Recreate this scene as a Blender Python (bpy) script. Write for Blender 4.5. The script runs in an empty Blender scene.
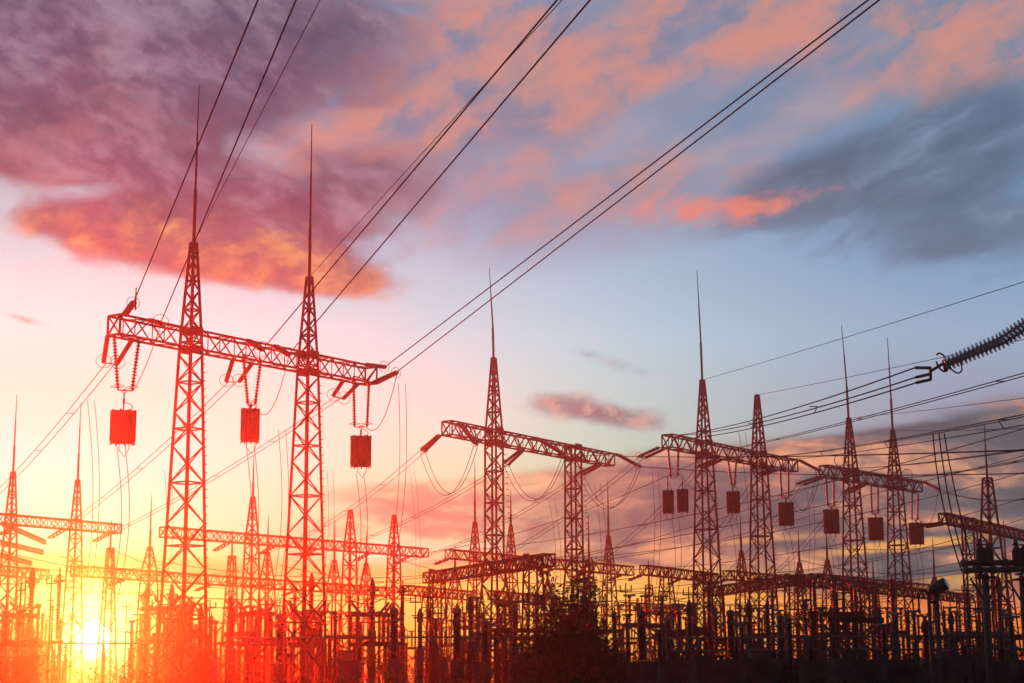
import bpy, math, random
from mathutils import Vector, Matrix

# ------------------------------------------------------------------ camera
W, H = 1024, 683
FOC = 1764.0                      # focal length in pixels
HOR = 668.0                       # image row of the horizon
CAM_Z = 1.7
PITCH = math.atan((HOR - H / 2) / FOC)
ROLL = math.radians(0.3)

scene = bpy.context.scene
col = scene.collection
cam_data = bpy.data.cameras.new("camera")
cam_data.sensor_width = 36.0
cam_data.lens = 36.0 * FOC / W
cam_data.clip_start = 0.1
cam_data.clip_end = 6000.0
cam = bpy.data.objects.new("camera", cam_data)
col.objects.link(cam)
cam.location = (0, 0, CAM_Z)
cam.matrix_world = (Matrix.Translation((0, 0, CAM_Z)) @ Matrix.Rotation(math.pi / 2 + PITCH, 4, 'X')
                    @ Matrix.Rotation(-ROLL, 4, 'Z'))
scene.camera = cam
CAM_R = cam.matrix_world.to_3x3()

def ray(px, py):
    d = CAM_R @ Vector(((px - W / 2) / FOC, (H / 2 - py) / FOC, -1.0))
    return d
def PD(px, py, d):                # the point at distance d along the yard
    r = ray(px, py)
    return Vector((0, 0, CAM_Z)) + r * (d / r.y)
def PZ(px, py, z):                # the point at height z
    r = ray(px, py)
    return Vector((0, 0, CAM_Z)) + r * ((z - CAM_Z) / r.z)
def GX(px, d):                    # ground position in the column px at distance d
    p = PD(px, 640, d)
    return p.x
def ZP(px, py, d):
    return PD(px, py, d).z

# ------------------------------------------------------------------ light, sky and exposure
SUN_AZ = math.atan2(ray(94, 640).x, ray(94, 640).y)
SUN_EL = math.radians(0.95)
sun_data = bpy.data.lights.new("sun", 'SUN')
sun_data.energy = 3.4
sun_data.angle = math.radians(0.5)
sun_data.color = (1.0, 0.017, 0.002)
sun = bpy.data.objects.new("sun", sun_data)
col.objects.link(sun)
sdir = Vector((math.sin(SUN_AZ) * math.cos(SUN_EL), math.cos(SUN_AZ) * math.cos(SUN_EL), math.sin(SUN_EL)))
sun.rotation_euler = (-sdir).to_track_quat('-Z', 'Y').to_euler()
sun.location = sdir * 40 + Vector((0, 0, 20))

vs = scene.view_settings
vs.view_transform = 'Standard'
vs.look = 'None'
vs.gamma = 1.0
vs.use_curve_mapping = False
vs.exposure = 2.0

HAZE_DENSITY = 0.00068
HAZE_G = 0.95

world = bpy.data.worlds.new("World")
scene.world = world
world.use_nodes = True
nt = world.node_tree
nt.nodes.clear()

def lin(c):
    out = []
    for v in c:
        v = v / 255.0
        out.append(v / 12.92 if v <= 0.04045 else ((v + 0.055) / 1.055) ** 2.4)
    return (out[0], out[1], out[2], 1.0)

class E:                          # a small expression writer for shader nodes
    def __init__(s, sock): s.k = sock
    def __add__(a, b): return mth('ADD', a, b)
    def __radd__(a, b): return mth('ADD', a, b)
    def __sub__(a, b): return mth('SUBTRACT', a, b)
    def __rsub__(a, b): return mth('SUBTRACT', b, a)
    def __mul__(a, b): return mth('MULTIPLY', a, b)
    def __rmul__(a, b): return mth('MULTIPLY', a, b)
    def __truediv__(a, b): return mth('DIVIDE', a, b)
def put(sock, v):
    if isinstance(v, E): nt.links.new(v.k, sock)
    else: sock.default_value = v
def mth(op, *a, clamp=False):
    n = nt.nodes.new('ShaderNodeMath'); n.operation = op; n.use_clamp = clamp
    for i, v in enumerate(a): put(n.inputs[i], v)
    return E(n.outputs[0])
def smooth(v, lo, hi):
    n = nt.nodes.new('ShaderNodeMapRange'); n.interpolation_type = 'SMOOTHSTEP'
    put(n.inputs['Value'], v); put(n.inputs['From Min'], lo); put(n.inputs['From Max'], hi)
    return E(n.outputs['Result'])
def xyz(a, b, c):
    n = nt.nodes.new('ShaderNodeCombineXYZ')
    for i, v in enumerate((a, b, c)): put(n.inputs[i], v)
    return E(n.outputs[0])
def noise(vec, scale, detail=5.0, rough=0.55, dist=0.0):
    n = nt.nodes.new('ShaderNodeTexNoise'); n.noise_dimensions = '3D'
    put(n.inputs['Vector'], vec); n.inputs['Scale'].default_value = scale
    n.inputs['Detail'].default_value = detail; n.inputs['Roughness'].default_value = rough
    n.inputs['Distortion'].default_value = dist
    return E(n.outputs[0])
def ramp(v, stops):
    n = nt.nodes.new('ShaderNodeValToRGB'); cr = n.color_ramp
    while len(cr.elements) < len(stops): cr.elements.new(0.5)
    for e, (p, c) in zip(cr.elements, stops): e.position = p
    for e, (p, c) in zip(cr.elements, stops): e.color = lin(c)
    put(n.inputs[0], v)
    return E(n.outputs[0])
def cmix(f, a, b):
    n = nt.nodes.new('ShaderNodeMix'); n.data_type = 'RGBA'
    put(n.inputs[0], f)
    put(n.inputs[6], a if isinstance(a, E) else lin(a)); put(n.inputs[7], b if isinstance(b, E) else lin(b))
    return E(n.outputs[2])

tc = nt.nodes.new('ShaderNodeTexCoord')
sx = nt.nodes.new('ShaderNodeSeparateXYZ'); nt.links.new(tc.outputs['Generated'], sx.inputs[0])
dx, dy, dz = (E(o) for o in sx.outputs)
U = 17.64                          # sky units: about a hundredth of the frame's width each
AZ = mth('ARCTAN2', dx, dy)
A = AZ * U
EL = mth('ARCSINE', dz) * U
def conv(px, py):
    r = ray(px, py).normalized()
    return math.atan2(r.x, r.y) * U, math.asin(r.z) * U

base_vec = xyz(A, EL, 0.37)
# domain warp: two slow noises push the cloud pattern about
wn = nt.nodes.new('ShaderNodeTexNoise'); put(wn.inputs['Vector'], base_vec)
wn.inputs['Scale'].default_value = 0.9; wn.inputs['Detail'].default_value = 4.0
wv = nt.nodes.new('ShaderNodeVectorMath'); wv.operation = 'SUBTRACT'
nt.links.new(wn.outputs[1], wv.inputs[0]); wv.inputs[1].default_value = (.5, .5, .5)
ws = nt.nodes.new('ShaderNodeVectorMath'); ws.operation = 'SCALE'
nt.links.new(wv.outputs[0], ws.inputs[0]); ws.inputs['Scale'].default_value = 0.45
wa = nt.nodes.new('ShaderNodeVectorMath'); wa.operation = 'ADD'
put(wa.inputs[0], base_vec); nt.links.new(ws.outputs[0], wa.inputs[1])
warped = E(wa.outputs[0])
def stretched(vec, rot, sx_, sy_, off=0.0):
    n = nt.nodes.new('ShaderNodeMapping'); n.vector_type = 'POINT'
    put(n.inputs['Vector'], vec)
    n.inputs['Rotation'].default_value = (0, 0, rot)
    n.inputs['Scale'].default_value = (1, 1, 1)
    n2 = nt.nodes.new('ShaderNodeVectorMath'); n2.operation = 'MULTIPLY_ADD'
    nt.links.new(n.outputs[0], n2.inputs[0])
    n2.inputs[1].default_value = (sx_, sy_, 1); n2.inputs[2].default_value = (off, off * 1.7, off * .3)
    return E(n2.outputs[0])

# ---- the clear sky behind the clouds, three columns of elevation
def column(rows):
    st = []
    for px, py, c in rows:
        st.append((max(0.0, min(1.0, conv(px, py)[1] / 8.0)), c))
    st.sort(key=lambda q: q[0])
    return st
EN = mth('MULTIPLY', EL, 1 / 8.0, clamp=True)
from_left = ramp(EN, column([(40, 668, (255, 102, 34)), (40, 640, (255, 201, 103)), (40, 605, (255, 255, 156)), (40, 570, (255, 254, 159)), (40, 525, (203, 255, 221)), (40, 460, (178, 255, 244)),
                         (40, 390, (154, 246, 227)), (40, 320, (108, 247, 243)), (40, 230, (155, 217, 223)), (40, 120, (154, 158, 170)), (40, 0, (142, 124, 141))]))
from_mid = ramp(EN, column([(512, 668, (255, 136, 50)), (512, 635, (255, 214, 84)), (512, 598, (255, 227, 105)), (512, 560, (255, 197, 118)), (512, 500, (170, 235, 178)),
                        (512, 425, (166, 236, 221)), (512, 340, (172, 227, 235)), (512, 250, (160, 200, 221)), (512, 150, (137, 173, 199)), (512, 0, (138, 159, 185))]))
from_right = ramp(EN, column([(1000, 668, (196, 81, 41)), (1000, 630, (255, 148, 64)), (1000, 590, (255, 135, 73)), (1000, 540, (200, 125, 99)), (1000, 480, (137, 123, 132)),
                          (1000, 410, (152, 166, 188)), (1000, 330, (151, 184, 209)), (1000, 250, (128, 169, 198)), (1000, 150, (104, 151, 181)), (1000, 0, (117, 139, 163))]))
sky_c = cmix(smooth(A, -4.9, 0.3), from_left, from_mid)
sky_c = cmix(smooth(A, -0.6, 4.7), sky_c, from_right)

def blobs(lst):
    tot = None
    for px, py, rx, ry, ang, w in lst:
        ca, ce = conv(px, py)
        n = nt.nodes.new('ShaderNodeMapping'); n.vector_type = 'TEXTURE'
        put(n.inputs['Vector'], base_vec)
        n.inputs['Location'].default_value = (ca, ce, 0.37)
        n.inputs['Rotation'].default_value = (0, 0, math.radians(ang))
        n.inputs['Scale'].default_value = (rx / 100, ry / 100, 1)
        g = nt.nodes.new('ShaderNodeTexGradient'); g.gradient_type = 'SPHERICAL'
        nt.links.new(n.outputs[0], g.inputs[0])
        v = E(g.outputs[1])
        v = v * w
        tot = v if tot is None else tot + v
    return tot

n_big = noise(stretched(warped, math.radians(-10), 0.75, 1.35, 3.1), 1.0, 8.0, 0.6)
n_mid = noise(stretched(warped, math.radians(-16), 1.7, 2.7, 7.7), 1.0, 7.0, 0.62)
n_fine = noise(stretched(warped, math.radians(-20), 4.4, 6.2, 1.3), 1.0, 6.0, 0.62)
n_streak = noise(stretched(warped, math.radians(2), 0.6, 3.2, 5.2), 1.0, 8.0, 0.6)
n_puff = noise(stretched(warped, 0.0, 3.0, 4.6, 9.4), 1.0, 6.0, 0.6)
n_dl = noise(stretched(warped, math.radians(24), 0.95, 2.1, 4.4), 1.0, 8.0, 0.6)
n_dl2 = noise(stretched(warped, math.radians(28), 2.3, 4.6, 8.8), 1.0, 7.0, 0.62)
n_dr = noise(stretched(warped, math.radians(-22), 0.7, 2.5, 2.2), 1.0, 8.0, 0.6)
n_dr2 = noise(stretched(warped, math.radians(-20), 1.8, 5.0, 6.1), 1.0, 7.0, 0.62)
pat = n_big * 0.55 + n_mid * 0.35 + n_fine * 0.1       # around 0.5

def layer(under, lst, amp, lo, hi, colour, pattern=None, opac=1.0):
    p = pat if pattern is None else pattern
    bs = blobs(lst); d = bs + (p - 0.5) * amp
    m = smooth(d, lo, hi) * smooth(bs, 0.0, 0.22) * opac
    return cmix(m, under, colour), d, m

# soft grey-mauve veil across the top
veilc = ramp(smooth(n_dr * .5 + n_big * .5, .32, .7), [(0, (108, 138, 162)), (.5, (146, 150, 164)), (1, (186, 164, 164))])
sky_c, _, _ = layer(sky_c, [(560, 60, 420, 190, 8, 1.2), (850, 40, 330, 130, -6, 1.1), (640, 200, 260, 70, 12, .9), (400, 160, 200, 110, 8, .9)], 2.2, -.1, 1.1, veilc, n_dr * .5 + n_mid * .3 + n_fine * .2, .8)
# thin pink veil over the upper middle
pinkc = ramp(smooth(n_dr * .4 + n_mid * .6, .3, .64), [(0, (104, 128, 152)), (.35, (146, 138, 149)), (.6, (187, 143, 134)), (1, (220, 147, 118))])
sky_c, _, _ = layer(sky_c, [(470, 40, 260, 130, 10, 1.0), (400, 110, 220, 120, 12, .8), (560, 190, 200, 50, 18, .8), (640, 60, 260, 110, 20, .9),
                            (830, 20, 280, 95, -8, 1.0), (980, 60, 140, 100, 0, .8), (690, 190, 170, 55, 14, .6), (330, 190, 170, 90, 0, .5), (560, 90, 160, 70, 10, .6),
                            (655, 112, 90, 28, 28, -.9), (745, 120, 110, 45, 14, -1.1), (610, 20, 60, 40, 0, -.6), (690, 40, 50, 26, 30, -.5), (590, 165, 90, 18, 16, -.6), (500, 150, 60, 16, 10, -.4), (880, 40, 60, 20, -20, -.6)],
                    3.2, .0, 1.25, pinkc, n_big * .25 + n_dr * .35 + n_mid * .25 + n_fine * .15, .92)
# dark blue-grey cloud coming in from the right
bluec = ramp(smooth(n_dr * .55 + n_dr2 * .2 + n_big * .25, .3, .76), [(0, (68, 96, 112)), (.5, (97, 123, 143)), (1, (133, 160, 181))])
sky_c, _, _ = layer(sky_c, [(900, 165, 200, 80, 16, 1.1), (800, 188, 170, 42, 14, 1.0), (990, 215, 140, 80, 0, .8), (1000, 120, 110, 70, 10, .6),
                            (930, 250, 140, 34, 6, .5)], 2.4, .05, .95, bluec, n_dr * .6 + n_dr2 * .4)
# its lit lower edge
sky_c, _, _ = layer(sky_c, [(742, 213, 80, 26, 10, .85), (690, 207, 100, 26, 6, .55), (795, 200, 80, 16, 14, .4), (640, 215, 90, 26, 4, .3), (850, 60, 90, 40, 0, .25)], 2.6, .25, 1.15, (254, 139, 100), n_dr2 * .6 + n_fine * .4, .9)
# mauve clouds upper left
mauvec = ramp(smooth(n_dl * .4 + n_dl2 * .3 + n_fine * .15 + n_big * .15, .32, .7), [(0, (26, 61, 71)), (.4, (95, 88, 99)), (.7, (135, 121, 132)), (1, (157, 149, 154))])
sky_c, _, _ = layer(sky_c, [(60, 40, 270, 140, 8, 1.2), (30, 130, 210, 80, 8, 1.1), (230, 60, 210, 130, 0, 1.0), (120, 130, 220, 70, 0, .8), (390, 170, 120, 40, 4, .4), (360, 30, 120, 80, 0, .4),
                            (170, 208, 190, 68, -8, 1.3), (260, 238, 170, 58, -6, 1.2), (340, 195, 120, 46, 0, .8), (90, 225, 110, 45, -14, .8),
                            (70, 190, 120, 24, 4, -1.1), (100, 40, 36, 90, 28, -.5), (150, 160, 90, 18, -20, -.6), (330, 130, 90, 24, 8, -.5), (20, 240, 60, 16, -10, -.7), (205, 100, 50, 16, -25, -.4), (260, 150, 70, 20, -18, -.6), (30, 100, 60, 16, -20, -.5)],
                    3.0, -.1, .75, mauvec, n_dl * .4 + n_dl2 * .3 + n_mid * .2 + n_fine * .1)
# warm light inside the mauve clouds
sky_c, _, _ = layer(sky_c, [(30, 145, 140, 60, 8, .8), (150, 120, 190, 70, -30, .5), (110, 30, 110, 60, -60, .4), (60, 200, 120, 40, -14, .5)], 1.8, .35, 1.1, (184, 139, 132), n_puff * .5 + n_mid * .5, .6)
# orange undersides
orc = ramp(smooth(n_puff * .4 + n_mid * .4 + n_fine * .2, .32, .7), [(0, (37, 81, 96)), (.4, (132, 107, 94)), (.7, (187, 141, 94)), (1, (210, 180, 123))])
sky_c, _, _ = layer(sky_c, [(260, 262, 170, 38, -6, 1.1), (120, 240, 140, 34, -14, .95), (330, 278, 110, 26, -6, .8), (40, 232, 80, 22, -14, .4), (200, 236, 120, 50, -6, .5)],
                    2.0, .1, .95, orc, n_puff * .4 + n_mid * .6)
# small lone cloud in the clear middle
lone = ramp(smooth(n_mid * .4 + n_fine * .6, .38, .62), [(0, (72, 102, 119)), (.6, (83, 130, 135)), (1, (179, 172, 158))])
sky_c, _, _ = layer(sky_c, [(592, 411, 100, 30, -9, 1.15), (645, 421, 80, 17, -6, .6), (545, 403, 60, 24, 0, .5), (590, 355, 60, 16, -10, .8), (640, 372, 60, 14, -6, .7), (760, 400, 80, 16, 0, .6), (20, 318, 60, 8, -14, .9), (70, 340, 50, 7, -10, .5),
                            (475, 408, 50, 16, 0, .5), (680, 400, 60, 18, 0, .4)], 1.9, .4, 1.3, lone, n_mid * .6 + n_fine * .4)
# low cloud bank, streaky, thicker to the right
bkey = smooth(n_streak * .7 + n_mid * .3, .34, .68)
bank = ramp(bkey, [(0, (55, 83, 94)), (.35, (75, 103, 108)), (.65, (150, 125, 116)), (1, (255, 185, 135))])
bank_w = ramp(bkey, [(0, (99, 145, 132)), (.35, (127, 184, 154)), (.65, (163, 234, 178)), (1, (199, 255, 216))])
bank = cmix(smooth(A, -1.9, 1.6), bank_w, bank)
sky_c, _, _ = layer(sky_c, [(720, 500, 340, 66, 4, 1.5), (940, 485, 320, 84, 10, 2.0), (990, 470, 200, 60, 4, 1.2), (890, 462, 170, 36, 8, .8), (960, 520, 200, 40, 0, .8), (560, 515, 220, 44, 0, .9), (430, 540, 190, 36, 0, .8), (960, 560, 260, 56, 0, 1.1),
                            (400, 497, 150, 20, 0, .9), (470, 525, 200, 26, 0, .9), (580, 545, 220, 26, 0, .9), (640, 500, 220, 40, 0, .6), (330, 555, 160, 20, 0, .5), (820, 560, 200, 40, 0, .8), (450, 485, 120, 14, 0, .3)],
                    2.0, .05, .7, bank, n_streak * .7 + n_mid * .3)
# lit streaks in the bank
sky_c, _, _ = layer(sky_c, [(880, 545, 150, 10, 6, .8), (640, 470, 120, 12, 0, .5), (520, 555, 200, 14, 0, .8), (700, 575, 200, 18, 0, .9), (900, 590, 220, 16, 0, .9), (760, 540, 160, 9, 3, .7), (930, 545, 150, 10, 5, .9), (985, 575, 120, 12, 0, .8)], 1.6, .4, 1.0, (255, 190, 102), n_streak * .6 + n_puff * .4, .8)
# thin bars near the horizon by the sun
bars = ramp(n_streak, [(.3, (173, 174, 109)), (.7, (220, 221, 139))])
sky_c, _, _ = layer(sky_c, [(120, 566, 320, 16, 0, 1.0), (300, 575, 220, 11, 0, .6), (560, 575, 260, 10, 0, .4)], 1.4, .1, .7, bars, n_streak, .85)

# dusk: the sky is dimmer away from the sunset, and darker below the horizon
away = smooth(mth('ABSOLUTE', AZ), 0.5, 2.2)
dim = 1.0 - away * 0.9
dim = dim * (1.0 - smooth(EL, 9.0, 22.0) * 0.45) * (1.0 - smooth(0.0 - EL, 0.0, 0.6) * 0.9)
hs = nt.nodes.new('ShaderNodeVectorMath'); hs.operation = 'SCALE'
put(hs.inputs[0], sky_c); put(hs.inputs['Scale'], dim)
# the sun's own disc
dv = nt.nodes.new('ShaderNodeVectorMath'); dv.operation = 'DOT_PRODUCT'
nt.links.new(tc.outputs['Generated'], dv.inputs[0]); dv.inputs[1].default_value = tuple(sdir)
dv = E(dv.outputs['Value'])
core = smooth(dv, math.cos(math.radians(1.1)), math.cos(math.radians(.05)))
core = core * core; core = core * core; core = core * core
aur = smooth(dv, math.cos(math.radians(2.6)), math.cos(math.radians(.1)))
disc = core * 10.0 + aur * aur * aur * 1.3
sc3 = nt.nodes.new('ShaderNodeVectorMath'); sc3.operation = 'SCALE'; sc3.inputs[0].default_value = (1.0, .62, .3); put(sc3.inputs['Scale'], disc)
hs2 = nt.nodes.new('ShaderNodeVectorMath'); hs2.operation = 'ADD'; nt.links.new(hs.outputs[0], hs2.inputs[0]); nt.links.new(sc3.outputs[0], hs2.inputs[1])
bg = nt.nodes.new('ShaderNodeBackground'); nt.links.new(hs2.outputs[0], bg.inputs[0]); bg.inputs[1].default_value = 0.225
air = nt.nodes.new('ShaderNodeTexSky'); air.sky_type = 'NISHITA'; air.sun_disc = False
air.sun_elevation = SUN_EL; air.sun_rotation = SUN_AZ; air.air_density = 3.0; air.dust_density = 0.0; air.ozone_density = 10.0
bg2 = nt.nodes.new('ShaderNodeBackground'); nt.links.new(air.outputs[0], bg2.inputs[0]); bg2.inputs[1].default_value = 0.05
addn = nt.nodes.new('ShaderNodeAddShader'); nt.links.new(bg.outputs[0], addn.inputs[0]); nt.links.new(bg2.outputs[0], addn.inputs[1])
wout = nt.nodes.new('ShaderNodeOutputWorld'); nt.links.new(addn.outputs[0], wout.inputs[0])
world.cycles.sampling_method = 'MANUAL'
world.cycles.sample_map_resolution = 512
scene.cycles.use_denoising = True
scene.cycles.volume_bounces = 0
def mesh_obj(name, verts, faces, mat=None, parent=None):
    me = bpy.data.meshes.new(name); me.from_pydata(verts, [], faces); me.update()
    o = bpy.data.objects.new(name, me); col.objects.link(o)
    if mat: me.materials.append(mat)
    if parent: o.parent = parent
    return o
hm = bpy.data.materials.new("flare_haze"); hm.use_nodes = True  # haze added so its sunlit scatter imitates a lens flare's red veil
ht = hm.node_tree; ht.nodes.clear()
hv = ht.nodes.new('ShaderNodeVolumePrincipled'); ho = ht.nodes.new('ShaderNodeOutputMaterial')
ht.links.new(hv.outputs[0], ho.inputs['Volume'])
hv.inputs['Color'].default_value = (0.92, 0.9, 0.88, 1)
hv.inputs['Density'].default_value = HAZE_DENSITY
hv.inputs['Anisotropy'].default_value = HAZE_G
hv.inputs['Density Attribute'].default_value = ""
hv.inputs['Temperature Attribute'].default_value = ""
hm.cycles.homogeneous_volume = True
x0, x1, y0, y1, z0, z1 = -180, 180, -40, 206, -1.0, 32.6
haze = mesh_obj("haze", [(x0, y0, z0), (x1, y0, z0), (x1, y1, z0), (x0, y1, z0), (x0, y0, z1), (x1, y0, z1), (x1, y1, z1), (x0, y1, z1)],
                [(0, 3, 2, 1), (4, 5, 6, 7), (0, 1, 5, 4), (1, 2, 6, 5), (2, 3, 7, 6), (3, 0, 4, 7)], hm)
haze["kind"] = "stuff"
# ------------------------------------------------------------------ materials
def material(name, base, rough=0.6, metal=0.0, vary=0.35, scale=3.0, dirt=None, bump=0.0, spec=0.5):
    m = bpy.data.materials.new(name); m.use_nodes = True
    t = m.node_tree; b = t.nodes['Principled BSDF']
    b.inputs['Roughness'].default_value = rough; b.inputs['Metallic'].default_value = metal; b.inputs['Specular IOR Level'].default_value = spec
    c = t.nodes.new('ShaderNodeTexCoord'); n = t.nodes.new('ShaderNodeTexNoise')
    n.inputs['Scale'].default_value = scale; n.inputs['Detail'].default_value = 6.0
    t.links.new(c.outputs['Object'], n.inputs['Vector'])
    r = t.nodes.new('ShaderNodeValToRGB')
    d = dirt or tuple(v * (1 - vary) for v in base)
    r.color_ramp.elements[0].position = 0.32; r.color_ramp.elements[1].position = 0.68
    r.color_ramp.elements[0].color = (*d, 1); r.color_ramp.elements[1].color = (*base, 1)
    t.links.new(n.outputs[0], r.inputs[0]); t.links.new(r.outputs[0], b.inputs['Base Color'])
    if bump:
        bp = t.nodes.new('ShaderNodeBump'); bp.inputs['Strength'].default_value = bump
        t.links.new(n.outputs[0], bp.inputs['Height']); t.links.new(bp.outputs[0], b.inputs['Normal'])
    return m
STEEL = material("weathered_steel", (.032, .032, .034), .9, 0.0, .4, 2.0, (.024, .019, .016), spec=.03)
GALV = material("galvanised_pipe", (.13, .13, .135), .6, 0.0, .35, 4.0, spec=.2)
WIRE = material("aluminium_conductor", (.018, .018, .019), .95, 0.0, .3, 1.0, spec=.0)
PORC = material("brown_porcelain", (.035, .016, .012), .4, 0.0, .3, 5.0, spec=.25)
GLASS = material("green_glass_insulator", (.15, .29, .23), .15, 0.0, .35, 6.0)
CONC = material("weathered_concrete", (.13, .125, .115), .95, 0.0, .35, 1.2, (.065, .06, .056), .2, spec=.1)
PAINT = material("grey_cabinet_paint", (.085, .09, .09), .6, 0.0, .3, 3.0, spec=.2)
_g = GLASS.node_tree.nodes['Principled BSDF']; _g.inputs['Transmission Weight'].default_value = .45; _g.inputs['IOR'].default_value = 1.5
COIL = material("weathered_coil_cage", (.032, .029, .027), .85, 0.0, .35, 5.0, spec=.03)
LEAF = material("bush_leaf", (.045, .06, .024), .7, 0.0, .5, 2.5)
BARK = material("bark", (.09, .07, .05), .9, 0.0, .4, 8.0)
SOIL = material("yard_gravel_and_grass", (.14, .125, .1), .95, 0.0, .3, .6, (.05, .06, .025), .3)
LAMPG = material("lamp_glass", (.3, .3, .3), .1, 0.0, .1, 3.0)

# ------------------------------------------------------------------ mesh helpers
class MB:
    def __init__(s, off=(0, 0, 0)): s.v = []; s.f = []; s.sm = []; s.off = Vector(off)
    def bar(s, p, q, w, h=None):
        p = Vector(p) - s.off; q = Vector(q) - s.off; d = q - p
        if d.length < 1e-5: return
        d.normalize(); h = h or w
        up = Vector((0, 0, 1)) if abs(d.z) < .95 else Vector((1, 0, 0))
        a = d.cross(up).normalized() * (w / 2); b = d.cross(a).normalized() * (h / 2)
        i = len(s.v)
        for c in (p, q): s.v += [c - a - b, c + a - b, c + a + b, c - a + b]
        s.f += [(i, i + 1, i + 2, i + 3), (i + 7, i + 6, i + 5, i + 4)] + [(i + k, i + 4 + k, i + 4 + (k + 1) % 4, i + (k + 1) % 4) for k in range(4)]
        s.sm += [False] * 6
    def box(s, c, sx_, sy_, sz_, yaw=0.0):
        c = Vector(c) - s.off; i = len(s.v); ca, sa = math.cos(yaw), math.sin(yaw)
        for z in (-.5, .5):
            for x, y in ((-.5, -.5), (.5, -.5), (.5, .5), (-.5, .5)):
                s.v.append(c + Vector((x * sx_ * ca - y * sy_ * sa, x * sx_ * sa + y * sy_ * ca, z * sz_)))
        s.f += [(i + 3, i + 2, i + 1, i), (i + 4, i + 5, i + 6, i + 7)] + [(i + k, i + (k + 1) % 4, i + 4 + (k + 1) % 4, i + 4 + k) for k in range(4)]
        s.sm += [False] * 6
    def tube(s, pts, r, n=6, rad=None):
        pts = [Vector(p) - s.off for p in pts]; i0 = len(s.v); m = len(pts); ref = None
        for k, p in enumerate(pts):
            t = (pts[min(k + 1, m - 1)] - pts[max(k - 1, 0)]).normalized()
            if ref is None: ref = Vector((0, 0, 1)) if abs(t.z) < .9 else Vector((1, 0, 0))
            a = (ref - t * ref.dot(t)).normalized(); ref = a; b = t.cross(a)
            rr = rad[k] if rad else r
            for j in range(n):
                an = 2 * math.pi * j / n; s.v.append(p + (a * math.cos(an) + b * math.sin(an)) * rr)
        for k in range(m - 1):
            for j in range(n):
                s.f.append((i0 + k * n + j, i0 + k * n + (j + 1) % n, i0 + (k + 1) * n + (j + 1) % n, i0 + (k + 1) * n + j)); s.sm.append(True)
        s.f.append(tuple(i0 + j for j in reversed(range(n)))); s.f.append(tuple(i0 + (m - 1) * n + j for j in range(n))); s.sm += [False, False]
    def lathe(s, p, q, prof, n=12):                # prof: (distance along p->q, radius)
        p = Vector(p); q = Vector(q); d = (q - p).normalized()
        s.tube_axis(p, d, prof, n)
    def tube_axis(s, p, d, prof, n):
        p = p - s.off
        up = Vector((0, 0, 1)) if abs(d.z) < .9 else Vector((1, 0, 0))
        a = d.cross(up).normalized(); b = d.cross(a); i0 = len(s.v); m = len(prof)
        for t, r in prof:
            for j in range(n):
                an = 2 * math.pi * j / n; s.v.append(p + d * t + (a * math.cos(an) + b * math.sin(an)) * r)
        for k in range(m - 1):
            for j in range(n):
                s.f.append((i0 + k * n + j, i0 + (k + 1) * n + j, i0 + (k + 1) * n + (j + 1) % n, i0 + k * n + (j + 1) % n)); s.sm.append(True)
        s.f.append(tuple(i0 + j for j in range(n))); s.f.append(tuple(i0 + (m - 1) * n + j for j in reversed(range(n)))); s.sm += [False, False]
    def sheds(s, p, q, r, pitch, core=.35, n=12, ends=.06):
        L = (Vector(q) - Vector(p)).length; k = max(2, int((L - 2 * ends) / pitch)); st = (L - 2 * ends) / k
        prof = [(0, r * core), (ends, r * core)]
        for i in range(k):
            z = ends + i * st
            prof += [(z + st * .15, r * core), (z + st * .4, r), (z + st * .55, r * .96), (z + st * .85, r * core)]
        prof += [(L - ends, r * core), (L, r * core)]
        s.lathe(p, q, prof, n)
    def ring(s, c, axis, R, r, n=20, m=6, arc=1.0):
        c = Vector(c); axis = Vector(axis).normalized()
        up = Vector((0, 0, 1)) if abs(axis.z) < .9 else Vector((1, 0, 0))
        a = axis.cross(up).normalized(); b = axis.cross(a)
        s.tube([c + (a * math.cos(2 * math.pi * arc * k / n) + b * math.sin(2 * math.pi * arc * k / n)) * R for k in range(n + 1)], r, m)
    def build(s, name, mat, parent=None):
        me = bpy.data.meshes.new(name); me.from_pydata([tuple(v) for v in s.v], [], s.f)
        me.polygons.foreach_set('use_smooth', s.sm); me.update(); me.materials.append(mat)
        o = bpy.data.objects.new(name, me); col.objects.link(o)
        if parent: o.parent = parent
        return o

def tag(o, label=None, cat=None, group=None, kind=None):
    if label: o['label'] = label
    if cat: o['category'] = cat
    if group: o['group'] = group
    if kind: o['kind'] = kind
    return o
def root(name, loc, label, cat, group=None, yaw=0.0):
    o = bpy.data.objects.new(name, None); o.empty_display_size = .3; col.objects.link(o)
    o.location = loc; o.rotation_euler = (0, 0, yaw)
    return tag(o, label, cat, group)
def copy_tree(o, parent=None):
    c = o.copy(); col.objects.link(c)
    if parent: c.parent = parent
    for ch in list(o.children): copy_tree(ch, c)
    return c

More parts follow.
